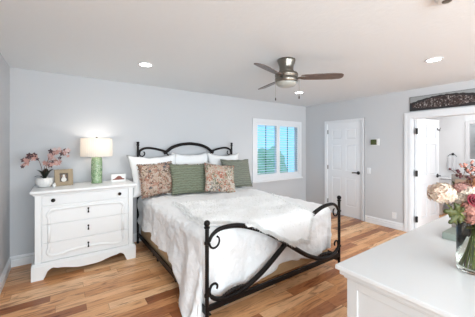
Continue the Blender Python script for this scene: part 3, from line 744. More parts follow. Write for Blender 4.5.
# headboard
hp = lambda l: smooth_path([(x, HYD, z) for x, z in l], 8)
ml = lambda l: [(2 * cxh - x, z) for x, z in l]
side = [(BX0 + 0.018, 1.36), (BX0 + 0.03, 1.405), (BX0 + 0.09, 1.44), (BX0 + 0.17, 1.448), (BX0 + 0.28, 1.432), (BX0 + 0.42, 1.395), (BX0 + 0.46, 1.385)]
arch = [(BX0 + 0.40, 1.36), (BX0 + 0.46, 1.40), (BX0 + 0.54, 1.455), (BX0 + 0.67, 1.50), (BX0 + 0.80, 1.517), (cxh, 1.52)]
bm = BM(); p = hp(arch + ml(arch[:-1])[::-1]); tube(bm, p, 0.026, 10, 0.7); bobj('arch_bar', bm, smooth=True)
for sd in (side, ml(side)):
    bm = BM(); tube(bm, hp(sd), 0.0175, 8); bobj('side_curve', bm, smooth=True)
    sg = 1 if sd is side else -1; x0 = BX0 if sg > 0 else HX1
    bm = BM(); q = hp([(x0 + sg * a, z) for a, z in [(0.018, 1.37), (0.03, 1.335), (0.06, 1.32), (0.09, 1.335), (0.10, 1.365), (0.09, 1.385)]]); tube(bm, q, 0.0095, 8); sphere(bm, q[-1], 0.010, 8, 6); bobj('scroll', bm, smooth=True)
bm = BM(); tube(bm, hp([(BX0, 0.62), (cxh, 0.62), (HX1, 0.62)]), 0.012, 8); bobj('cross_rail', bm)
bm = BM(); tube(bm, hp([(BX0 + 0.42, 1.385), (BX0 + 0.75, 1.05), (HX1 - 0.60, 0.72), (HX1 - 0.02, 0.64)]), 0.012, 8); bobj('crossing_bar', bm, smooth=True)
bm = BM(); tube(bm, hp([(HX1 - 0.42, 1.385), (HX1 - 0.75, 1.05), (BX0 + 0.60, 0.72), (BX0 + 0.02, 0.64)]), 0.012, 8); bobj('crossing_bar', bm, smooth=True)

bm = BM(); box(bm, 0.985, 1.93, 0.12, 2.715, 3.965, 0.36); tag(obj('box_spring', bm, 'boxspring', bevel=0.02), 'tan fabric box spring under the white bedding', 'box spring')
bm = BM(); box(bm, 0.985, 1.93, 0.362, 2.715, 3.965, 0.66); tag(obj('mattress', bm, 'mattress', bevel=0.05), 'mattress hidden under the white comforter', 'mattress')

# comforter: cloth laid over the mattress, wrapping down left, right and foot
TOP = 0.755
RX0, RX1, RY0, RY1 = 1.03, 2.67, 1.965, 3.93
def nz(x, y, z, f, s=0.0): return noise.noise(Vector((x * f + s, y * f, z * f)))
def lerp(a, b, t): return a + (b - a) * max(0, min(1, t))
def cloth(u, v):
    """u,v: unrolled coordinates; returns point"""
    ox = min(u - RX0, 0) if u < RX0 else max(u - RX1, 0)
    oy = min(v - RY0, 0)
    bx = min(max(u, RX0), RX1); by = min(max(v, RY0), RY1 + 0.05)
    d = math.hypot(ox, oy)
    # quilted, soft top
    z = TOP + 0.018 * nz(u, v, 0, 2.6) + 0.010 * nz(u, v, 1, 7) + 0.009 * nz(u, v, 5, 15) + 0.004 * nz(u, v, 5, 30)
    edge = min(u - RX0, RX1 - u, v - RY0)
    if d < 1e-6:
        z -= 0.018 * max(0, 1 - max(edge, 0) / 0.15) ** 2
        return Vector((u, v, z))
    z0 = z - 0.018
    dx, dy = ox / d, oy / d
    r = 0.075
    q = d / r
    if q < math.pi / 2: outw = r * math.sin(q); dn = r * (1 - math.cos(q))
    else: outw = r; dn = r + (d - r * math.pi / 2)
    along = u if abs(oy) > abs(ox) else v
    ang = math.atan2(dy, dx)
    corner = min(abs(ox), abs(oy)) / max(d, 1e-6)
    fold = math.sin(along * 17 + 2 * nz(along, 0, 3, 2) + ang * 5) * 0.5 + nz(along, dn, 2, 5)
    outw += min(1, dn / 0.3) * 0.028 * fold + 0.012 * nz(u, v, 9, 12) + 0.006 * nz(u, v, 4, 26)
    if abs(oy) > abs(ox) * 1.0: outw = min(outw, 0.082) + 0.01 * min(fold, 0)
    # towards the floor on the left side near the foot, the cloth spreads outwards
    if ox < 0: outw += 0.17 * max(0, dn - 0.28) * max(0, -dx)
    zz = z0 - dn
    x = bx + dx * outw; y = by + dy * outw
    if ox >= 0 or dy < -0.3:
        y = max(y, FY + 0.045)
    if zz < 0.012:
        x += dx * (0.012 - zz) * 0.5 if dy > -0.6 else 0
        zz = 0.012 + 0.004 * abs(fold)
    return Vector((x, y, zz))
def hemL(v):   # hanging length on the left side
    t = (RY1 - v) / (RY1 - RY0)
    base = lerp(0.44, 0.50, t)
    return base + 0.02 * math.sin(v * 9) + (0.36 * max(0, (t - 0.76) / 0.24) ** 0.8 if t > 0.76 else 0)
def hemF(u):
    t = (u - RX0) / (RX1 - RX0)
    return lerp(0.70, 0.575, (t - 0.08) / 0.35) - 0.055 * math.exp(-((t - 0.55) / 0.10) ** 2) + 0.012 * math.sin(u * 11)
NU, NV = 150, 150
bm = BM()
def cfn(a, b):
    # a across, b along (0 = foot hem)
    vL = RY0 + (b - 0.22) / 0.78 * (RY1 + 0.03 - RY0) if b >= 0.22 else RY0
    fa = 0.26
    if b >= 0.22: v = vL; ov = 0
    else: ov = (0.22 - b) / 0.22
    if a < fa: ou = (fa - a) / fa; ucore = RX0
    elif a > 1 - 0.18: ou = (a - 0.82) / 0.18; ucore = RX1
    else: ou = 0; ucore = RX0 + (a - fa) / (0.82 - fa) * (RX1 - RX0)
    if ov == 0:
        if a < fa: return cloth(RX0 - ou * hemL(v), v)
        if a > 0.82: return cloth(RX1 + ou * 0.46, v)
        return cloth(ucore, v)
    if ou == 0: return cloth(ucore, RY0 - ov * hemF(ucore))
    # corner: round
    rad = max(ou, ov); th = math.atan2(ov, ou) / (math.pi / 2)
    hl = hemL(RY0) if a < fa else 0.46
    hf = hemF(RX0 if a < fa else RX1)
    h = lerp(hl, hf, th) * rad
    an = th * math.pi / 2
    sx = -1 if a < fa else 1
    return cloth((RX0 if a < fa else RX1) + sx * h * math.cos(an), RY0 - h * math.sin(an))
grid(bm, NU, NV, cfn)
tag(obj('comforter', bm, 'comforter', smooth=True, solid=0.012), 'crinkled white comforter spread over the bed, one corner trailing on the floor', 'comforter')

# fluffy throw across the foot of the bed, spilling over the footboard
def bar_z(x):
    pts = ogee(1, 0)
    for (xa, _, za), (xb, _, zb) in zip(pts, pts[1:12]):
        if xa <= x <= xb: return za + (zb - za) * (x - xa) / (xb - xa)
    return 0.5
def throw_pt(s, t):
    """s 0..1 left to right, t 0..1 from far edge towards the footboard and over it"""
    sl = 0.0001; s0 = s; s = max(0.0, (s - sl) / (1 - sl))
    xf = 1.035 + 1.095 * s                       # at the footboard
    far = 2.95 - 0.20 * s + 0.05 * math.sin(s * 9)
    hang = 0.0 if xf < 1.34 else (0.815 - bar_z(xf) - 0.035) * min(1, (xf - 1.34) / 0.12)
    if xf > 1.85: hang = 0.815 - 0.525 + 0.01 * math.sin(xf * 40)
    yend = 1.865 + 0.20 * max(0, (1.34 - xf) / 0.34) ** 1.2
    total = (far - yend) + (0.10 + hang if hang > 0 else 0)
    d = t * total; y = far - d
    x = xf + 0.05 * math.sin(t * 5 + s * 2) * (1 - t) + 0.30 * (1 - t) * (0.2 + s) + 0.03 * nz(s, t, 1, 4)
    z = TOP + 0.040 + 0.016 * nz(x, y, 4, 5) + 0.010 * nz(x, y, 2, 13)
    k = min(1, min(s, 1 - s) * 9, t * 8, (1 - t) * 10 + (1 if hang > 0 else 0))
    z -= 0.03 * (1 - k)
    if s0 < sl:
        q = (sl - s0) / sl * 0.22
        x -= 0.055 * math.sin(min(1, q / 0.09) * math.pi / 2); z -= 0.06 * min(1, q / 0.09) ** 2 + max(0, q - 0.09)
    if y > yend: return Vector((x, y, z))
    e = yend - y; r = 0.10
    if e < r: yy = yend - 1.05 * e; dz = 0.018 * (e / r) ** 2
    else: yy = yend - 1.05 * r - 0.004; dz = 0.018 + (e - r)
    return Vector((x, yy + 0.006 * nz(x, dz, 6, 9), z - dz))
bm = BM(); grid(bm, 70, 90, throw_pt)
th = obj('fluffy_throw', bm, 'fur', smooth=True, solid=0.022)
tag(th, 'fluffy white fur throw laid on the foot of the bed over the footboard', 'throw blanket')
def soft_fur(m):
    b = B(m); t = N(m, 'ShaderNodeBsdfTranslucent'); t.inputs[0].default_value = (0.95, 0.95, 0.94, 1)
    mx = N(m, 'ShaderNodeMixShader'); mx.inputs[0].default_value = 0.45
    L(m, b.outputs[0], mx.inputs[1]); L(m, t.outputs[0], mx.inputs[2]); L(m, mx.outputs[0], m.node_tree.nodes['Material Output'].inputs[0]); return m
M['pile'] = soft_fur(mat('long_white_pile', (0.95, 0.95, 0.94), 0.9))
random.seed(11); bm = BM()
for i in range(17000):
    s, t = random.random(), random.random()
    if i % 3 == 0:
        if random.random() < 0.5: t = 1 - random.random() * 0.03
        else: s = random.choice((random.random() * 0.03, 1 - random.random() * 0.03))
    p = throw_pt(s, t); e = 0.01
    du = throw_pt(min(1, s + e), t) - throw_pt(max(0, s - e), t); dv = throw_pt(s, min(1, t + e)) - throw_pt(s, max(0, t - e))
    n = dv.cross(du)
    if n.length < 1e-9: continue
    n.normalize()
    if n.z < -0.2 or (abs(n.z) < 0.2 and n.y > 0): n = -n
    dirn = (n + Vector((random.uniform(-1, 1), random.uniform(-1, 1), random.uniform(-1.3, 0.4))) * 0.9).normalized()
    ln = random.uniform(0.016, 0.036) if i % 3 == 0 else random.uniform(0.007, 0.016); sd = dirn.cross(Vector((random.uniform(-1, 1), random.uniform(-1, 1), random.uniform(-1, 1)))).normalized() * 0.0032
    b0 = p + n * 0.010
    bm.faces.new((bm.verts.new(b0 - sd), bm.verts.new(b0 + sd), bm.verts.new(b0 + dirn * ln)))
o = obj('pile', bm, 'pile', th, loose=True); o['kind'] = 'stuff'

# pillows
def pillow(name, wd, ht, tk, m, x, y, zb, lean, yaw, roll, label, cat='pillow', fringe=0, seed=0, pinch=0.07, group=None, inner=None, saggy=0):
    bm = BM(); n = 26
    def side(sgn):
        def fn(a, b):
            u, v = 2 * a - 1, 2 * b - 1
            px = wd / 2 * u * (1 - pinch * (1 - v * v) * 1.0 * abs(u) ** 2) ; pz = ht / 2 * v * (1 - pinch * (1 - u * u) * abs(v) ** 2)
            k = max(0.0, (1 - u ** 4) * (1 - v ** 4)) ** 0.55 * (1 - 0.25 * (u * u + v * v) / 2)
            py = sgn * tk / 2 * k
            edge = (1 - abs(u)) * (1 - abs(v))
            py += 0.012 * noise.noise(Vector((u * 2.5 + seed, v * 2.5, sgn * 3))) * k + 0.007 * noise.noise(Vector((u * 7 + seed, v * 7, sgn * 3))) * k
            pz += 0.014 * noise.noise(Vector((u * 3, seed, v * 3))) - saggy * max(0, v) * (1 - u * u)
            px += 0.010 * noise.noise(Vector((v * 3, seed + 5, u * 3)))
            return Vector((px, py, pz + ht / 2))
        return fn
    grid(bm, n, n, side(-1)); grid(bm, n, n, side(1))
    bmesh.ops.remove_doubles(bm, verts=bm.verts, dist=0.0005)
    o = obj(name, bm, m, smooth=True)
    o.location = (x, y, zb)
    o.rotation_euler = (Matrix.Rotation(R(yaw), 3, 'Z') @ Matrix.Rotation(R(-lean), 3, 'X') @ Matrix.Rotation(R(roll), 3, 'Y')).to_euler()
    tag(o, label, cat, group)
    if fringe:
        random.seed(seed); bm = BM()
        for i in range(220):
            t = random.uniform(-1, 1); e = random.randrange(4)
            q = 1 - pinch * (1 - t * t)
            if e == 0: p = Vector((wd / 2 * t, 0, ht / 2 + ht / 2 * q)); d = Vector((random.uniform(-.4, .4), random.uniform(-.3, .3), 1))
            elif e == 1: p = Vector((wd / 2 * t, 0, ht / 2 - ht / 2 * q)); d = Vector((random.uniform(-.4, .4), -.5, -0.4))
            elif e == 2: p = Vector((wd / 2 * q, 0, ht / 2 + ht / 2 * t)); d = Vector((1, random.uniform(-.3, .3), random.uniform(-.4, .4)))
            else: p = Vector((-wd / 2 * q, 0, ht / 2 + ht / 2 * t)); d = Vector((-1, random.uniform(-.3, .3), random.uniform(-.4, .4)))
            d.normalize(); sd = d.cross(Vector((0, 1, 0.2))).normalized() * 0.006
            p -= d * 0.008
            bm.faces.new((bm.verts.new(p - sd), bm.verts.new(p + sd), bm.verts.new(p + d * fringe + sd * 0.5), bm.verts.new(p + d * fringe - sd * 0.5)))
        fr = obj('fringe', bm, inner or m, o, loose=True); fr['kind'] = 'stuff'
    return o
PB = TOP + 0.005
g1 = 'white euro pillows against the headboard'
pillow('euro_pillow', 0.78, 0.62, 0.19, 'linen', 1.18, 3.74, PB, 16, 6, -1, 'large white euro pillow at the left, nearest the lamp', seed=1, group=g1, pinch=0.12, saggy=0.02)
pillow('euro_pillow', 0.70, 0.62, 0.13, 'linen', 1.80, 3.885, PB + 0.01, 9, 0, 0, 'large white euro pillow in the middle, behind the sage pillow', seed=2, group=g1, pinch=0.12, saggy=0.02)
pillow('euro_pillow', 0.66, 0.62, 0.18, 'linen', 2.39, 3.77, PB, 15, -3, 2, 'large white euro pillow at the right, nearest the window', seed=3, group=g1, pinch=0.12, saggy=0.02)
lp = pillow('lumbar_pillow', 0.80, 0.46, 0.12, 'hem', 1.66, 3.63, PB + 0.005, 15, 0, 0, 'ivory pillow with faded red lettering peeking over the sage pillow', seed=4)
bm = BM(); random.seed(3)
def stroke(x0, z0, x1, z1, wdt=0.008):
    y = -0.045
    bm.faces.new([bm.verts.new(p) for p in ((x0, y, z0), (x1, y, z1), (x1, y, z1 + wdt), (x0, y, z0 + wdt))])
tube(bm, smooth_path([(-0.12, -0.052, 0.405), (-0.10, -0.050, 0.425), (-0.06, -0.049, 0.43), (-0.02, -0.050, 0.418), (-0.01, -0.052, 0.400), (-0.06, -0.054, 0.395), (-0.12, -0.052, 0.405)], 4), 0.005, 6)
for k, xx in enumerate((0.09, 0.115, 0.14, 0.165, 0.19, 0.215)):
    tube(bm, [(xx, -0.054, 0.395), (xx + (0.012 if k % 2 else -0.004), -0.050, 0.428)], 0.004, 5)
obj('embroidery', bm, 'red', lp)
pillow('floral_pillow', 0.52, 0.47, 0.14, 'floral', 1.16, 3.58, PB + 0.02, 17, 6, -3, 'floral throw pillow in brown and peach with a ruffled edge, left of the sage pillow', 'throw pillow', 0.022, 21)
pillow('sage_pillow', 0.62, 0.47, 0.14, 'sage', 1.60, 3.49, PB + 0.005, 20, -2, 2, 'green pleated square throw pillow between the two floral pillows', 'throw pillow', 0, 22)
pillow('floral_pillow', 0.52, 0.47, 0.15, 'floral2', 1.99, 3.30, PB + 0.005, 24, -6, 8, 'floral throw pillow in coral and cream, right of the middle sage pillow', 'throw pillow', 0, 23)
pillow('sage_pillow', 0.57, 0.51, 0.16, 'sage2', 2.49, 3.53, PB + 0.005, 18, -4, 1, 'grey green pleated throw pillow nearest the window', 'throw pillow', 0, 24)

# ------------------------------------------------------------------ things on the east wall
th_ = thing('thermostat', 'small white wall thermostat with olive screen right of the closed door', 'thermostat', (XE, 2.455, 1.555))
bm = BM(); box(bm, -0.028, -0.085, -0.065, 0, 0.075, 0.062); obj('housing', bm, 'cream', th_, bevel=0.006)
bm = BM(); box(bm, -0.0295, -0.045, -0.052, -0.027, 0.068, 0.050); obj('screen', bm, 'lcd', th_)
def plate(name, y, z, label, kind):
    p = thing(name, label, kind, (XE, y, z))
    bm = BM(); box(bm, -0.006, -0.036, -0.058, 0, 0.036, 0.058); obj('cover_plate', bm, 'trim', p, bevel=0.003)
    bm = BM()
    if kind == 'light switch': box(bm, -0.010, -0.016, -0.032, -0.005, 0.016, 0.032); obj('rocker', bm, 'cream', p, bevel=0.002)
    else:
        for dz in (-0.022, 0.022): box(bm, -0.009, -0.016, dz - 0.014, -0.005, 0.016, dz + 0.014)
        obj('socket', bm, 'cream', p, bevel=0.002)
plate('light_switch', 2.57, 1.0, 'white light switch beside the closed door', 'light switch')
plate('wall_outlet', 2.115, 0.235, 'white wall outlet low between the two doors', 'outlet')
# stadium panorama over the doorway
pn = thing('panoramic_print', 'long dark panoramic print of a crowded arena above the bathroom doorway', 'picture', (XE, 1.45, 2.19))
bm = BM(); box(bm, -0.014, -0.52, -0.12, 0, 0.416, 0.12); obj('backing', bm, 'printdark', pn)
bm = BM(); bm.faces.new([bm.verts.new((-0.0146, y, z)) for y, z in ((0.41, 0.02), (0.41, 0.115), (-0.515, 0.115), (-0.515, -0.02), (-0.15, 0.0))]); obj('sky_area', bm, 'printsky', pn, loose=True)
bm = BM(); pts = [(0.412, -0.03)]
for i in range(25):
    t = i / 24; y = 0.40 - 0.91 * t; z = -0.03 + 0.125 * math.sin(math.pi * (0.08 + 0.80 * t)) ** 0.75 + 0.006 * math.sin(t * 60)
    pts.append((y, z))
pts += [(-0.515, -0.095), (0.412, -0.095)]
bm.faces.new([bm.verts.new((-0.0152, y, z)) for y, z in pts]); obj('stand_silhouette', bm, 'printdark', pn, loose=True)
bm = BM(); pts = []
for i in range(25):
    t = i / 24; y = 0.37 - 0.86 * t; z = -0.05 + 0.122 * math.sin(math.pi * (0.05 + 0.9 * t)) ** 0.8
    pts.append((y, z))
for i in range(13):
    t = 1 - i / 12; y = 0.37 - 0.86 * t; z = -0.065 - 0.025 * math.sin(math.pi * t)
    pts.append((y, z))
bm.faces.new([bm.verts.new((-0.0158, y, z)) for y, z in pts]); obj('crowd_area', bm, 'crowd', pn, loose=True)

# ------------------------------------------------------------------ bathroom
hk = thing('robe_hook', 'small dark robe hook on the open bathroom door', 'hook', (5.615, 1.7, 1.78))
bm = BM(); box(bm, -0.014, -0.004, -0.02, 0.014, 0.0, 0.02); tube(bm, smooth_path([(0, -0.003, 0.0), (0, -0.03, -0.012), (0, -0.045, 0.004), (0, -0.05, 0.02)], 4), 0.005, 6); tube(bm, smooth_path([(0, -0.003, -0.008), (0, -0.02, -0.03), (0, -0.035, -0.03), (0, -0.04, -0.018)], 4), 0.005, 6)
obj('hook', bm, 'black', hk)
hk.location = (XE + 0.075 + 0.70 * math.cos(R(-6)), D2b - 0.057 + 0.70 * math.sin(R(-6)) - 0.0005, 1.79)
hk.rotation_euler = (0, 0, R(-6))
tr = thing('towel_ring', 'black towel ring on the bathroom far wall', 'towel ring', (BE, 1.89, 1.30))
bm = BM(); lathe(bm, [(0.025, 0), (0.025, -0.01), (0.01, -0.012), (0.01, -0.05)], 16, (0, 0, 0), 'X'); obj('mount', bm, 'black', tr)
bm = BM(); p = [(-0.045, 0.075 * math.sin(2 * math.pi * i / 28), -0.055 - 0.07 * -math.cos(2 * math.pi * i / 28) * -1 - 0.012) for i in range(29)]; tube(bm, p, 0.005, 6); obj('ring', bm, 'black', tr)
bm = BM()
def tw(a, b):
    y = (a - 0.5) * 0.16; z = -b * 0.30; x = 0.010 * math.sin(a * 14) * (0.3 + b)
    return Vector((x, y, z))
grid(bm, 24, 12, tw)
tag(obj('hand_towel', bm, 'towel', loc=(BE - 0.047, 1.89, 1.245), solid=0.02, smooth=True), 'folded white hand towel hanging from the bathroom towel ring', 'towel')
mr = thing('bathroom_mirror', 'tall mirror in a glossy white frame on the bathroom wall', 'mirror', (BE, 1.25, 1.58))
bm = BM(); w3, h3 = 0.42, 0.44
box(bm, -0.035, -w3, -h3, 0, -w3 + 0.065, h3); box(bm, -0.035, w3 - 0.065, -h3, 0, w3, h3); box(bm, -0.035, -w3 + 0.065, h3 - 0.065, 0, w3 - 0.065, h3); box(bm, -0.035, -w3 + 0.065, -h3, 0, w3 - 0.065, -h3 + 0.065); obj('frame', bm, 'porcelain', mr, bevel=0.006)
bm = BM(); box(bm, -0.012, -w3 + 0.06, -h3 + 0.06, -0.002, w3 - 0.06, h3 - 0.06); obj('mirror_glass', bm, 'mirror', mr)
vn = thing('bathroom_vanity', 'white bathroom vanity below the framed mirror', 'vanity', (BE - 0.27, 1.05, 0))
bm = BM(); box(bm, -0.25, -0.6, 0.08, 0.265, 0.6, 0.80); obj('cabinet', bm, 'bathwall', vn, bevel=0.004)
bm = BM(); box(bm, -0.27, -0.62, 0.80, 0.265, 0.62, 0.84); box(bm, 0.245, -0.62, 0.84, 0.265, 0.62, 0.94); obj('countertop', bm, 'porcelain', vn, bevel=0.004)
for s in (-1, 1):
    bm = BM(); box(bm, -0.266, s * 0.3 - 0.28, 0.14, -0.25, s * 0.3 + 0.28, 0.76); dd = obj('door', bm, 'bathwall', vn, bevel=0.003)
    bm = BM(); lathe(bm, [(0.006, -0.264), (0.006, -0.28), (0.013, -0.284), (0.010, -0.292)], 12, (0, s * 0.05, 0.6), 'X'); obj('knob', bm, 'black', dd)
bm = BM(); box(bm, -0.18, -0.5, 0, 0.265, 0.5, 0.08); obj('plinth', bm, 'bathwall', vn)
tl = thing('toilet', 'white toilet beyond the open bathroom door', 'toilet', (BE - 0.02, 2.06, 0))
bm = BM(); box(bm, -0.19, -0.19, 0.40, 0, 0.19, 0.74); obj('tank', bm, 'porcelain', tl, bevel=0.02)
bm = BM(); box(bm, -0.20, -0.20, 0.742, 0, 0.20, 0.775); obj('tank_lid', bm, 'porcelain', tl, bevel=0.012)
bm = BM(); lathe(bm, [(0.11, 0), (0.12, 0.02), (0.10, 0.12), (0.13, 0.25), (0.175, 0.34), (0.185, 0.39), (0.18, 0.395)], 28)
for v in bm.verts: v.co.x = v.co.x * 1.25 - 0.42
obj('bowl', bm, 'porcelain', tl, smooth=True)
bm = BM(); lathe(bm, [(0.185, 0.396), (0.19, 0.405), (0.188, 0.42), (0.17, 0.43)], 28)
for v in bm.verts: v.co.x = v.co.x * 1.22 - 0.42
obj('seat', bm, 'porcelain', tl, smooth=True)

# ------------------------------------------------------------------ foreground dresser
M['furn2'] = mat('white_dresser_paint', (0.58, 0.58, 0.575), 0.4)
DX0, DX1, DY0, DY1, DT = 1.095, 2.75, 0.20, 0.742, 0.90
ds = thing('dresser', 'white dresser with broad smooth top in the right foreground', 'dresser', ((DX0 + DX1) / 2, (DY0 + DY1) / 2, 0))
dof = (-(DX0 + DX1) / 2, -(DY0 + DY1) / 2, 0)
def dobj(name, bm, m, parent=ds, **k):
    bmesh.ops.translate(bm, verts=bm.verts, vec=dof); return obj(name, bm, m, parent, **k)
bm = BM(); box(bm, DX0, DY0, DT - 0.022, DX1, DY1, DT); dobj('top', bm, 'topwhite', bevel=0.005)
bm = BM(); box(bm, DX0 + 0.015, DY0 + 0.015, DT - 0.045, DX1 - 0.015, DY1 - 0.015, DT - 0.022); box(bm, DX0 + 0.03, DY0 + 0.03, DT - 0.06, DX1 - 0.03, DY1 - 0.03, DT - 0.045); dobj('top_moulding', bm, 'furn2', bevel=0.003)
bm = BM(); a = 0.04
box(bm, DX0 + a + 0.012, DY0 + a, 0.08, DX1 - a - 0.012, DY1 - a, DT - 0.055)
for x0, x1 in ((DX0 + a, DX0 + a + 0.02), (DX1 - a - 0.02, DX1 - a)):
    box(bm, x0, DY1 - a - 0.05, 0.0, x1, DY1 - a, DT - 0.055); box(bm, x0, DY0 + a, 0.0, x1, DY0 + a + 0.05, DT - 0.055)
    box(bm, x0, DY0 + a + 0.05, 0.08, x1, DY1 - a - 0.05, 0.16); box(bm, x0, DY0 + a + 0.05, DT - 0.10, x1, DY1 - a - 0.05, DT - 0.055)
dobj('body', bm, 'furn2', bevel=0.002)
for r_ in range(3):
    for c_ in range(3):
        wx = (DX1 - DX0 - 2 * a - 0.10) / 3; x0 = DX0 + a + 0.05 + c_ * wx + 0.008; z0 = 0.11 + r_ * 0.24
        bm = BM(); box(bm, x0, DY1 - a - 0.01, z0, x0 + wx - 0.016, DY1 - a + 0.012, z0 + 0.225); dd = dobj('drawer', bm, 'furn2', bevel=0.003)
        bm = BM(); lathe(bm, [(0.006, DY1 - a + 0.012), (0.006, DY1 - a + 0.03), (0.014, DY1 - a + 0.034), (0.011, DY1 - a + 0.042)], 12, (x0 + wx / 2, 0, z0 + 0.11), 'Y'); dobj('knob', bm, 'knob', dd)

# grey block and panel behind the vase
gp = thing('display_stand', 'weathered grey wooden stand with upright panel behind the flower vase', 'decor', (1.95, 0.565, DT))
bm = BM(); box(bm, 0, -0.26, 0, 0.30, 0, 0.042); obj('base_block', bm, 'greybox', gp, bevel=0.003)
bm = BM(); box(bm, 0.17, -0.25, 0.042, 0.20, 0.0, 0.39); obj('upright_panel', bm, 'greypanel', gp, bevel=0.002)
bm = BM(); box(bm, 0.165, -0.23, 0.08, 0.170, -0.02, 0.36); obj('panel_face', bm, bump(mat('brown_board', (0.30, 0.20, 0.14), 0.7), 20, 0.3), gp)

# vase
VX, VY = 1.568, 0.330
vs = thing('glass_vase', 'clear cylindrical glass vase of water holding the bouquet on the dresser', 'vase', (VX, VY, DT + 0.001))
bm = BM(); R0 = 0.068
lathe(bm, [(1e-7, 0), (R0 - 0.004, 0), (R0, 0.004), (R0, 0.225), (R0 - 0.003, 0.226), (R0 - 0.004, 0.222), (R0 - 0.004, 0.018), (R0 - 0.010, 0.013), (1e-7, 0.013)], 48); obj('glass', bm, 'glass', vs, smooth=True)
bm = BM(); rw = R0 - 0.0036
lathe(bm, [(1e-7, 0.0122), (rw - 0.006, 0.0122), (rw, 0.018), (rw, 0.165), (1e-7, 0.165)], 48); obj('water', bm, 'water', vs, smooth=True)

# flowers: local origin in the vase, head position h (relative to vase base centre)
def stem_for(parent, h, a0, rr=0.0035):
    h = Vector(h); base = Vector((0.040 * math.cos(a0), 0.040 * math.sin(a0), 0.018)); mid = Vector((-0.25 * base.x + 0.15 * h.x, -0.25 * base.y + 0.15 * h.y, 0.20))
    bm = BM(); tube(bm, smooth_path([base, base * 0.5 + mid * 0.5 , mid, mid * 0.45 + h * 0.55, h], 6), rr, 7); return obj('stem', bm, 'stem', parent, smooth=True)
def petal_disc(bm, c, nrm, s, k=4, cup=0.2):
    nrm = nrm.normalized(); u = nrm.orthogonal().normalized(); v = nrm.cross(u); a0 = random.random() * 6
    for i in range(k):
        a = a0 + 2 * math.pi * i / k; d = u * math.cos(a) + v * math.sin(a); sd = nrm.cross(d)
        p = [c, c + d * s * 0.55 + sd * s * 0.42 + nrm * s * cup, c + d * s + nrm * s * cup * 0.6, c + d * s * 0.55 - sd * s * 0.42 + nrm * s * cup]
        bm.faces.new([bm.verts.new(q) for q in p])
def hydrangea(h, r, label, m, a0, sz=0.012, cnt=150, name='hydrangea', cat='flower'):
    t = thing(name, label, cat, (VX, VY, DT + 0.001)); stem_for(t, Vector(h) - Vector((0, 0, r * 0.5)), a0)
    bm = BM(); h = Vector(h)
    for i in range(cnt):
        ph = math.acos(1 - 1.75 * (i + 0.5) / cnt); th2 = i * 2.39996
        n = Vector((math.sin(ph) * math.cos(th2), math.sin(ph) * math.sin(th2), math.cos(ph)))
        q = r * random.uniform(0.88, 1.05)
        petal_disc(bm, h + Vector((n.x * q, n.y * q, n.z * q * 0.85)), n + Vector((random.uniform(-.3, .3), random.uniform(-.3, .3), random.uniform(-.3, .3))), sz * random.uniform(0.8, 1.25))
    sphere(bm, h, r * 0.82, 12, 8, (1, 1, 0.82)); obj('petals', bm, m, t, loose=True); return t
def rose(h, r, label, m, a0, facing):
    t = thing('rose', label, 'flower', (VX, VY, DT + 0.001)); h = Vector(h); f = Vector(facing).normalized()
    stem_for(t, h - f * r * 0.5, a0)
    u = f.orthogonal().normalized(); v = f.cross(u); bm = BM()
    for ring, (cnt, r0, r1, hz) in enumerate(((3, 0.10, 0.28, 0.55), (4, 0.2, 0.48, 0.5), (5, 0.3, 0.72, 0.36), (6, 0.4, 1.0, 0.12))):
        for i in range(cnt):
            a = 2 * math.pi * (i + 0.37 * ring) / cnt; wdt = 2 * math.pi / cnt * 0.68
            def fn(s, q):
                aa = a + (s - 0.5) * 2 * wdt; rad = r * (r0 + (r1 - r0) * (q ** 1.2)) * (1 - 0.12 * (2 * s - 1) ** 2 * q)
                z = r * (-0.5 + (hz + 0.5) * math.sin(q * math.pi * 0.55) - 0.10 * (2 * s - 1) ** 2 * q)
                return h + (u * math.cos(aa) + v * math.sin(aa)) * rad + f * z
            grid(bm, 6, 5, fn)
    obj('petals', bm, m, t, smooth=True, solid=0.001); return t
random.seed(5)
rgt = Vector((0.82, -0.572, 0)); fwd = Vector((0.572, 0.82, 0)); UP = Vector((0, 0, 1))
def hp3(px, py, dz=0.0):
    """spray position beside the vase, from side/height offsets in metres"""
    return rgt * px + fwd * dz + UP * (py - 0.035)
hydrangea(hp3(-0.128, 0.385, 0.03), 0.056, 'cream and blush hydrangea at the left of the bouquet', 'hydrangea', 0.3)
hydrangea(hp3(-0.045, 0.375, 0.0), 0.056, 'pale cream hydrangea beside the crimson rose', mat('ivory_petal', (0.60, 0.50, 0.40), 0.7), 2.0)
hydrangea(hp3(0.045, 0.425, 0.02), 0.050, 'peach flower cluster high on the right of the bouquet', 'peach', 4.0)
hydrangea(hp3(-0.010, 0.395, 0.04), 0.045, 'dusty pink flower cluster at the back of the bouquet', 'blush', 5.0)
rose(hp3(-0.062, 0.372, -0.065), 0.031, 'crimson rose in the middle of the bouquet', 'rose', 1.0, -fwd * 0.8 + UP * 0.4 - rgt * 0.2)
rose(hp3(-0.002, 0.292, -0.085), 0.035, 'magenta rose low at the right edge of the bouquet', 'magenta', 3.1, -fwd + UP * 0.2)
rose(hp3(0.10, 0.36, -0.02), 0.036, 'blush rose on the right side of the bouquet', 'blush', 5.5, rgt * 0.5 - fwd * 0.6 + UP * 0.6)
hydrangea(hp3(0.005, 0.335, -0.035), 0.040, 'burgundy blossom cluster between the two roses', 'burgundy', 0.9, 0.012, 100)
hydrangea(hp3(-0.045, 0.285, -0.035), 0.028, 'small blush blossom cluster at the vase rim', 'blush', 2.6, 0.010, 60)
hydrangea(hp3(0.06, 0.335, 0.0), 0.05, 'cream blossom cluster behind the magenta rose', 'hydrangea', 1.6)
hydrangea(hp3(-0.070, 0.335, -0.045), 0.030, 'small dusty pink blossom cluster under the crimson rose', 'blush', 3.3, 0.010, 60)
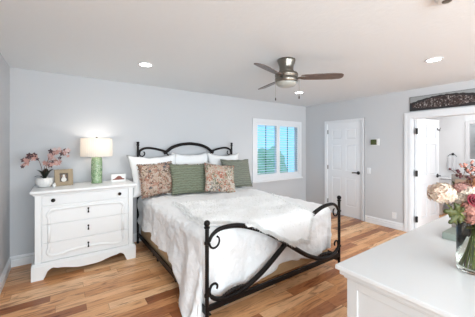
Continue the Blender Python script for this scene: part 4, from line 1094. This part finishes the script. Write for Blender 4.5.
hydrangea(hp3(-0.075, 0.415, 0.0), 0.024, 'small brown pink blossom cluster over the crimson rose', mat('brown_pink_petal', (0.34, 0.17, 0.14), 0.7), 3.9, 0.011, 70)
hydrangea(hp3(-0.020, 0.305, -0.03), 0.036, 'dark plum blossom cluster above the vase rim', mat('plum_petal', (0.12, 0.035, 0.04), 0.6), 4.4, 0.010, 70)
# lobed leaf spray at the left
lf = thing('leaf_spray', 'green lobed leaf reaching out left of the vase', 'leaf', (VX, VY, DT + 0.001))
stem_for(lf, hp3(-0.105, 0.312, -0.04), 2.9, 0.0025)
c0 = hp3(-0.105, 0.312, -0.04)
for k, (a, ln, wd) in enumerate(((172, 0.085, 0.055), (128, 0.060, 0.045), (215, 0.075, 0.055), (80, 0.03, 0.04), (255, 0.045, 0.045))):
    bm = BM(); d = (rgt * math.cos(R(a)) + UP * math.sin(R(a))) * ln - fwd * 0.015
    p0 = c0; rows = []; sd = d.cross(fwd).normalized()
    n = 8
    for i in range(n + 1):
        t = i / n; ww = wd * (math.sin(math.pi * (0.08 + 0.9 * t)) ** 0.8) * (0.72 + 0.38 * math.cos(t * 20))
        c = p0 + d * t - fwd * 0.008 * math.sin(math.pi * t)
        rows.append([bm.verts.new(c - sd * ww / 2 + fwd * 0.006), bm.verts.new(c), bm.verts.new(c + sd * ww / 2 + fwd * 0.006)])
    for a_, b_ in zip(rows, rows[1:]):
        for i in range(2): bm.faces.new((a_[i], a_[i + 1], b_[i + 1], b_[i]))
    obj('leaf_lobe', bm, 'leaf', lf, smooth=True, solid=0.001)
# leafy collar stems round the rim
for k, (px, py, dz, lab) in enumerate(((-0.04, 0.245, -0.05, 'dark green leaf sprig at the left of the vase rim'), (0.03, 0.235, -0.06, 'dark green leaf sprig at the front of the vase rim'), (-0.055, 0.41, 0.05, 'green leaf sprig above the pale hydrangea'), (0.10, 0.28, 0.03, 'green leaf sprig at the right of the vase rim'))):
    t = thing('leaf_sprig', lab, 'leaf', (VX, VY, DT + 0.001)); c = hp3(px, py, dz); stem_for(t, c, k * 1.5 + 0.4, 0.003)
    for j in range(6):
        a = R(60 * j + 20 * k); bm = BM(); leafmesh(bm, c, c + (rgt * math.cos(a) + UP * math.sin(a) * 0.7 - fwd * 0.2 * math.sin(a * 2)) * 0.05, 0.028, 0.005)
        obj('leaf', bm, 'leaf', t, smooth=True, solid=0.0008)
# twigs with tiny buds
for k, (px, py, dz, lab) in enumerate(((-0.035, 0.515, 0.02, 'tall brown berry twig leaning left above the bouquet'), (0.01, 0.49, 0.05, 'short brown berry twig at the back of the bouquet'), (-0.06, 0.47, 0.03, 'brown berry twig over the left hydrangea'))):
    t = thing('berry_twig', lab, 'twig', (VX, VY, DT + 0.001)); c = hp3(px, py, dz)
    base = Vector((0.03 * math.cos(k * 2), 0.03 * math.sin(k * 2), 0.02)); path = smooth_path([base, Vector((0, 0, 0.2)), c * 0.4 + Vector((0, 0, 0.24)), c], 8)
    bm = BM(); tube(bm, path, 0.002, 6)
    tips = []
    for j in range(10):
        p = path[-3 - j] if j + 3 < len(path) else path[0]
        q = p + (rgt * random.uniform(-1, 1) + UP * random.uniform(0, 1) + fwd * random.uniform(-.6, .6)) * 0.035; tube(bm, [p, q], 0.0012, 5); tips.append(q)
    tips.append(path[-1])
    obj('branch', bm, 'twig', t)
    bm = BM(); sphere(bm, (0, 0, 0), 0.0055, 8, 6)
    b0 = obj('berry', bm, bpy.data.materials['burgundy_petal' if k else 'blush_petal'], t, smooth=True); b0.location = tips[0]
    for q in tips[1:]:
        for r_ in range(2):
            bb = b0.copy(); COL.objects.link(bb); bb.parent = t
            bb.location = q + Vector((random.uniform(-1, 1), random.uniform(-1, 1), random.uniform(-1, 1))) * 0.008
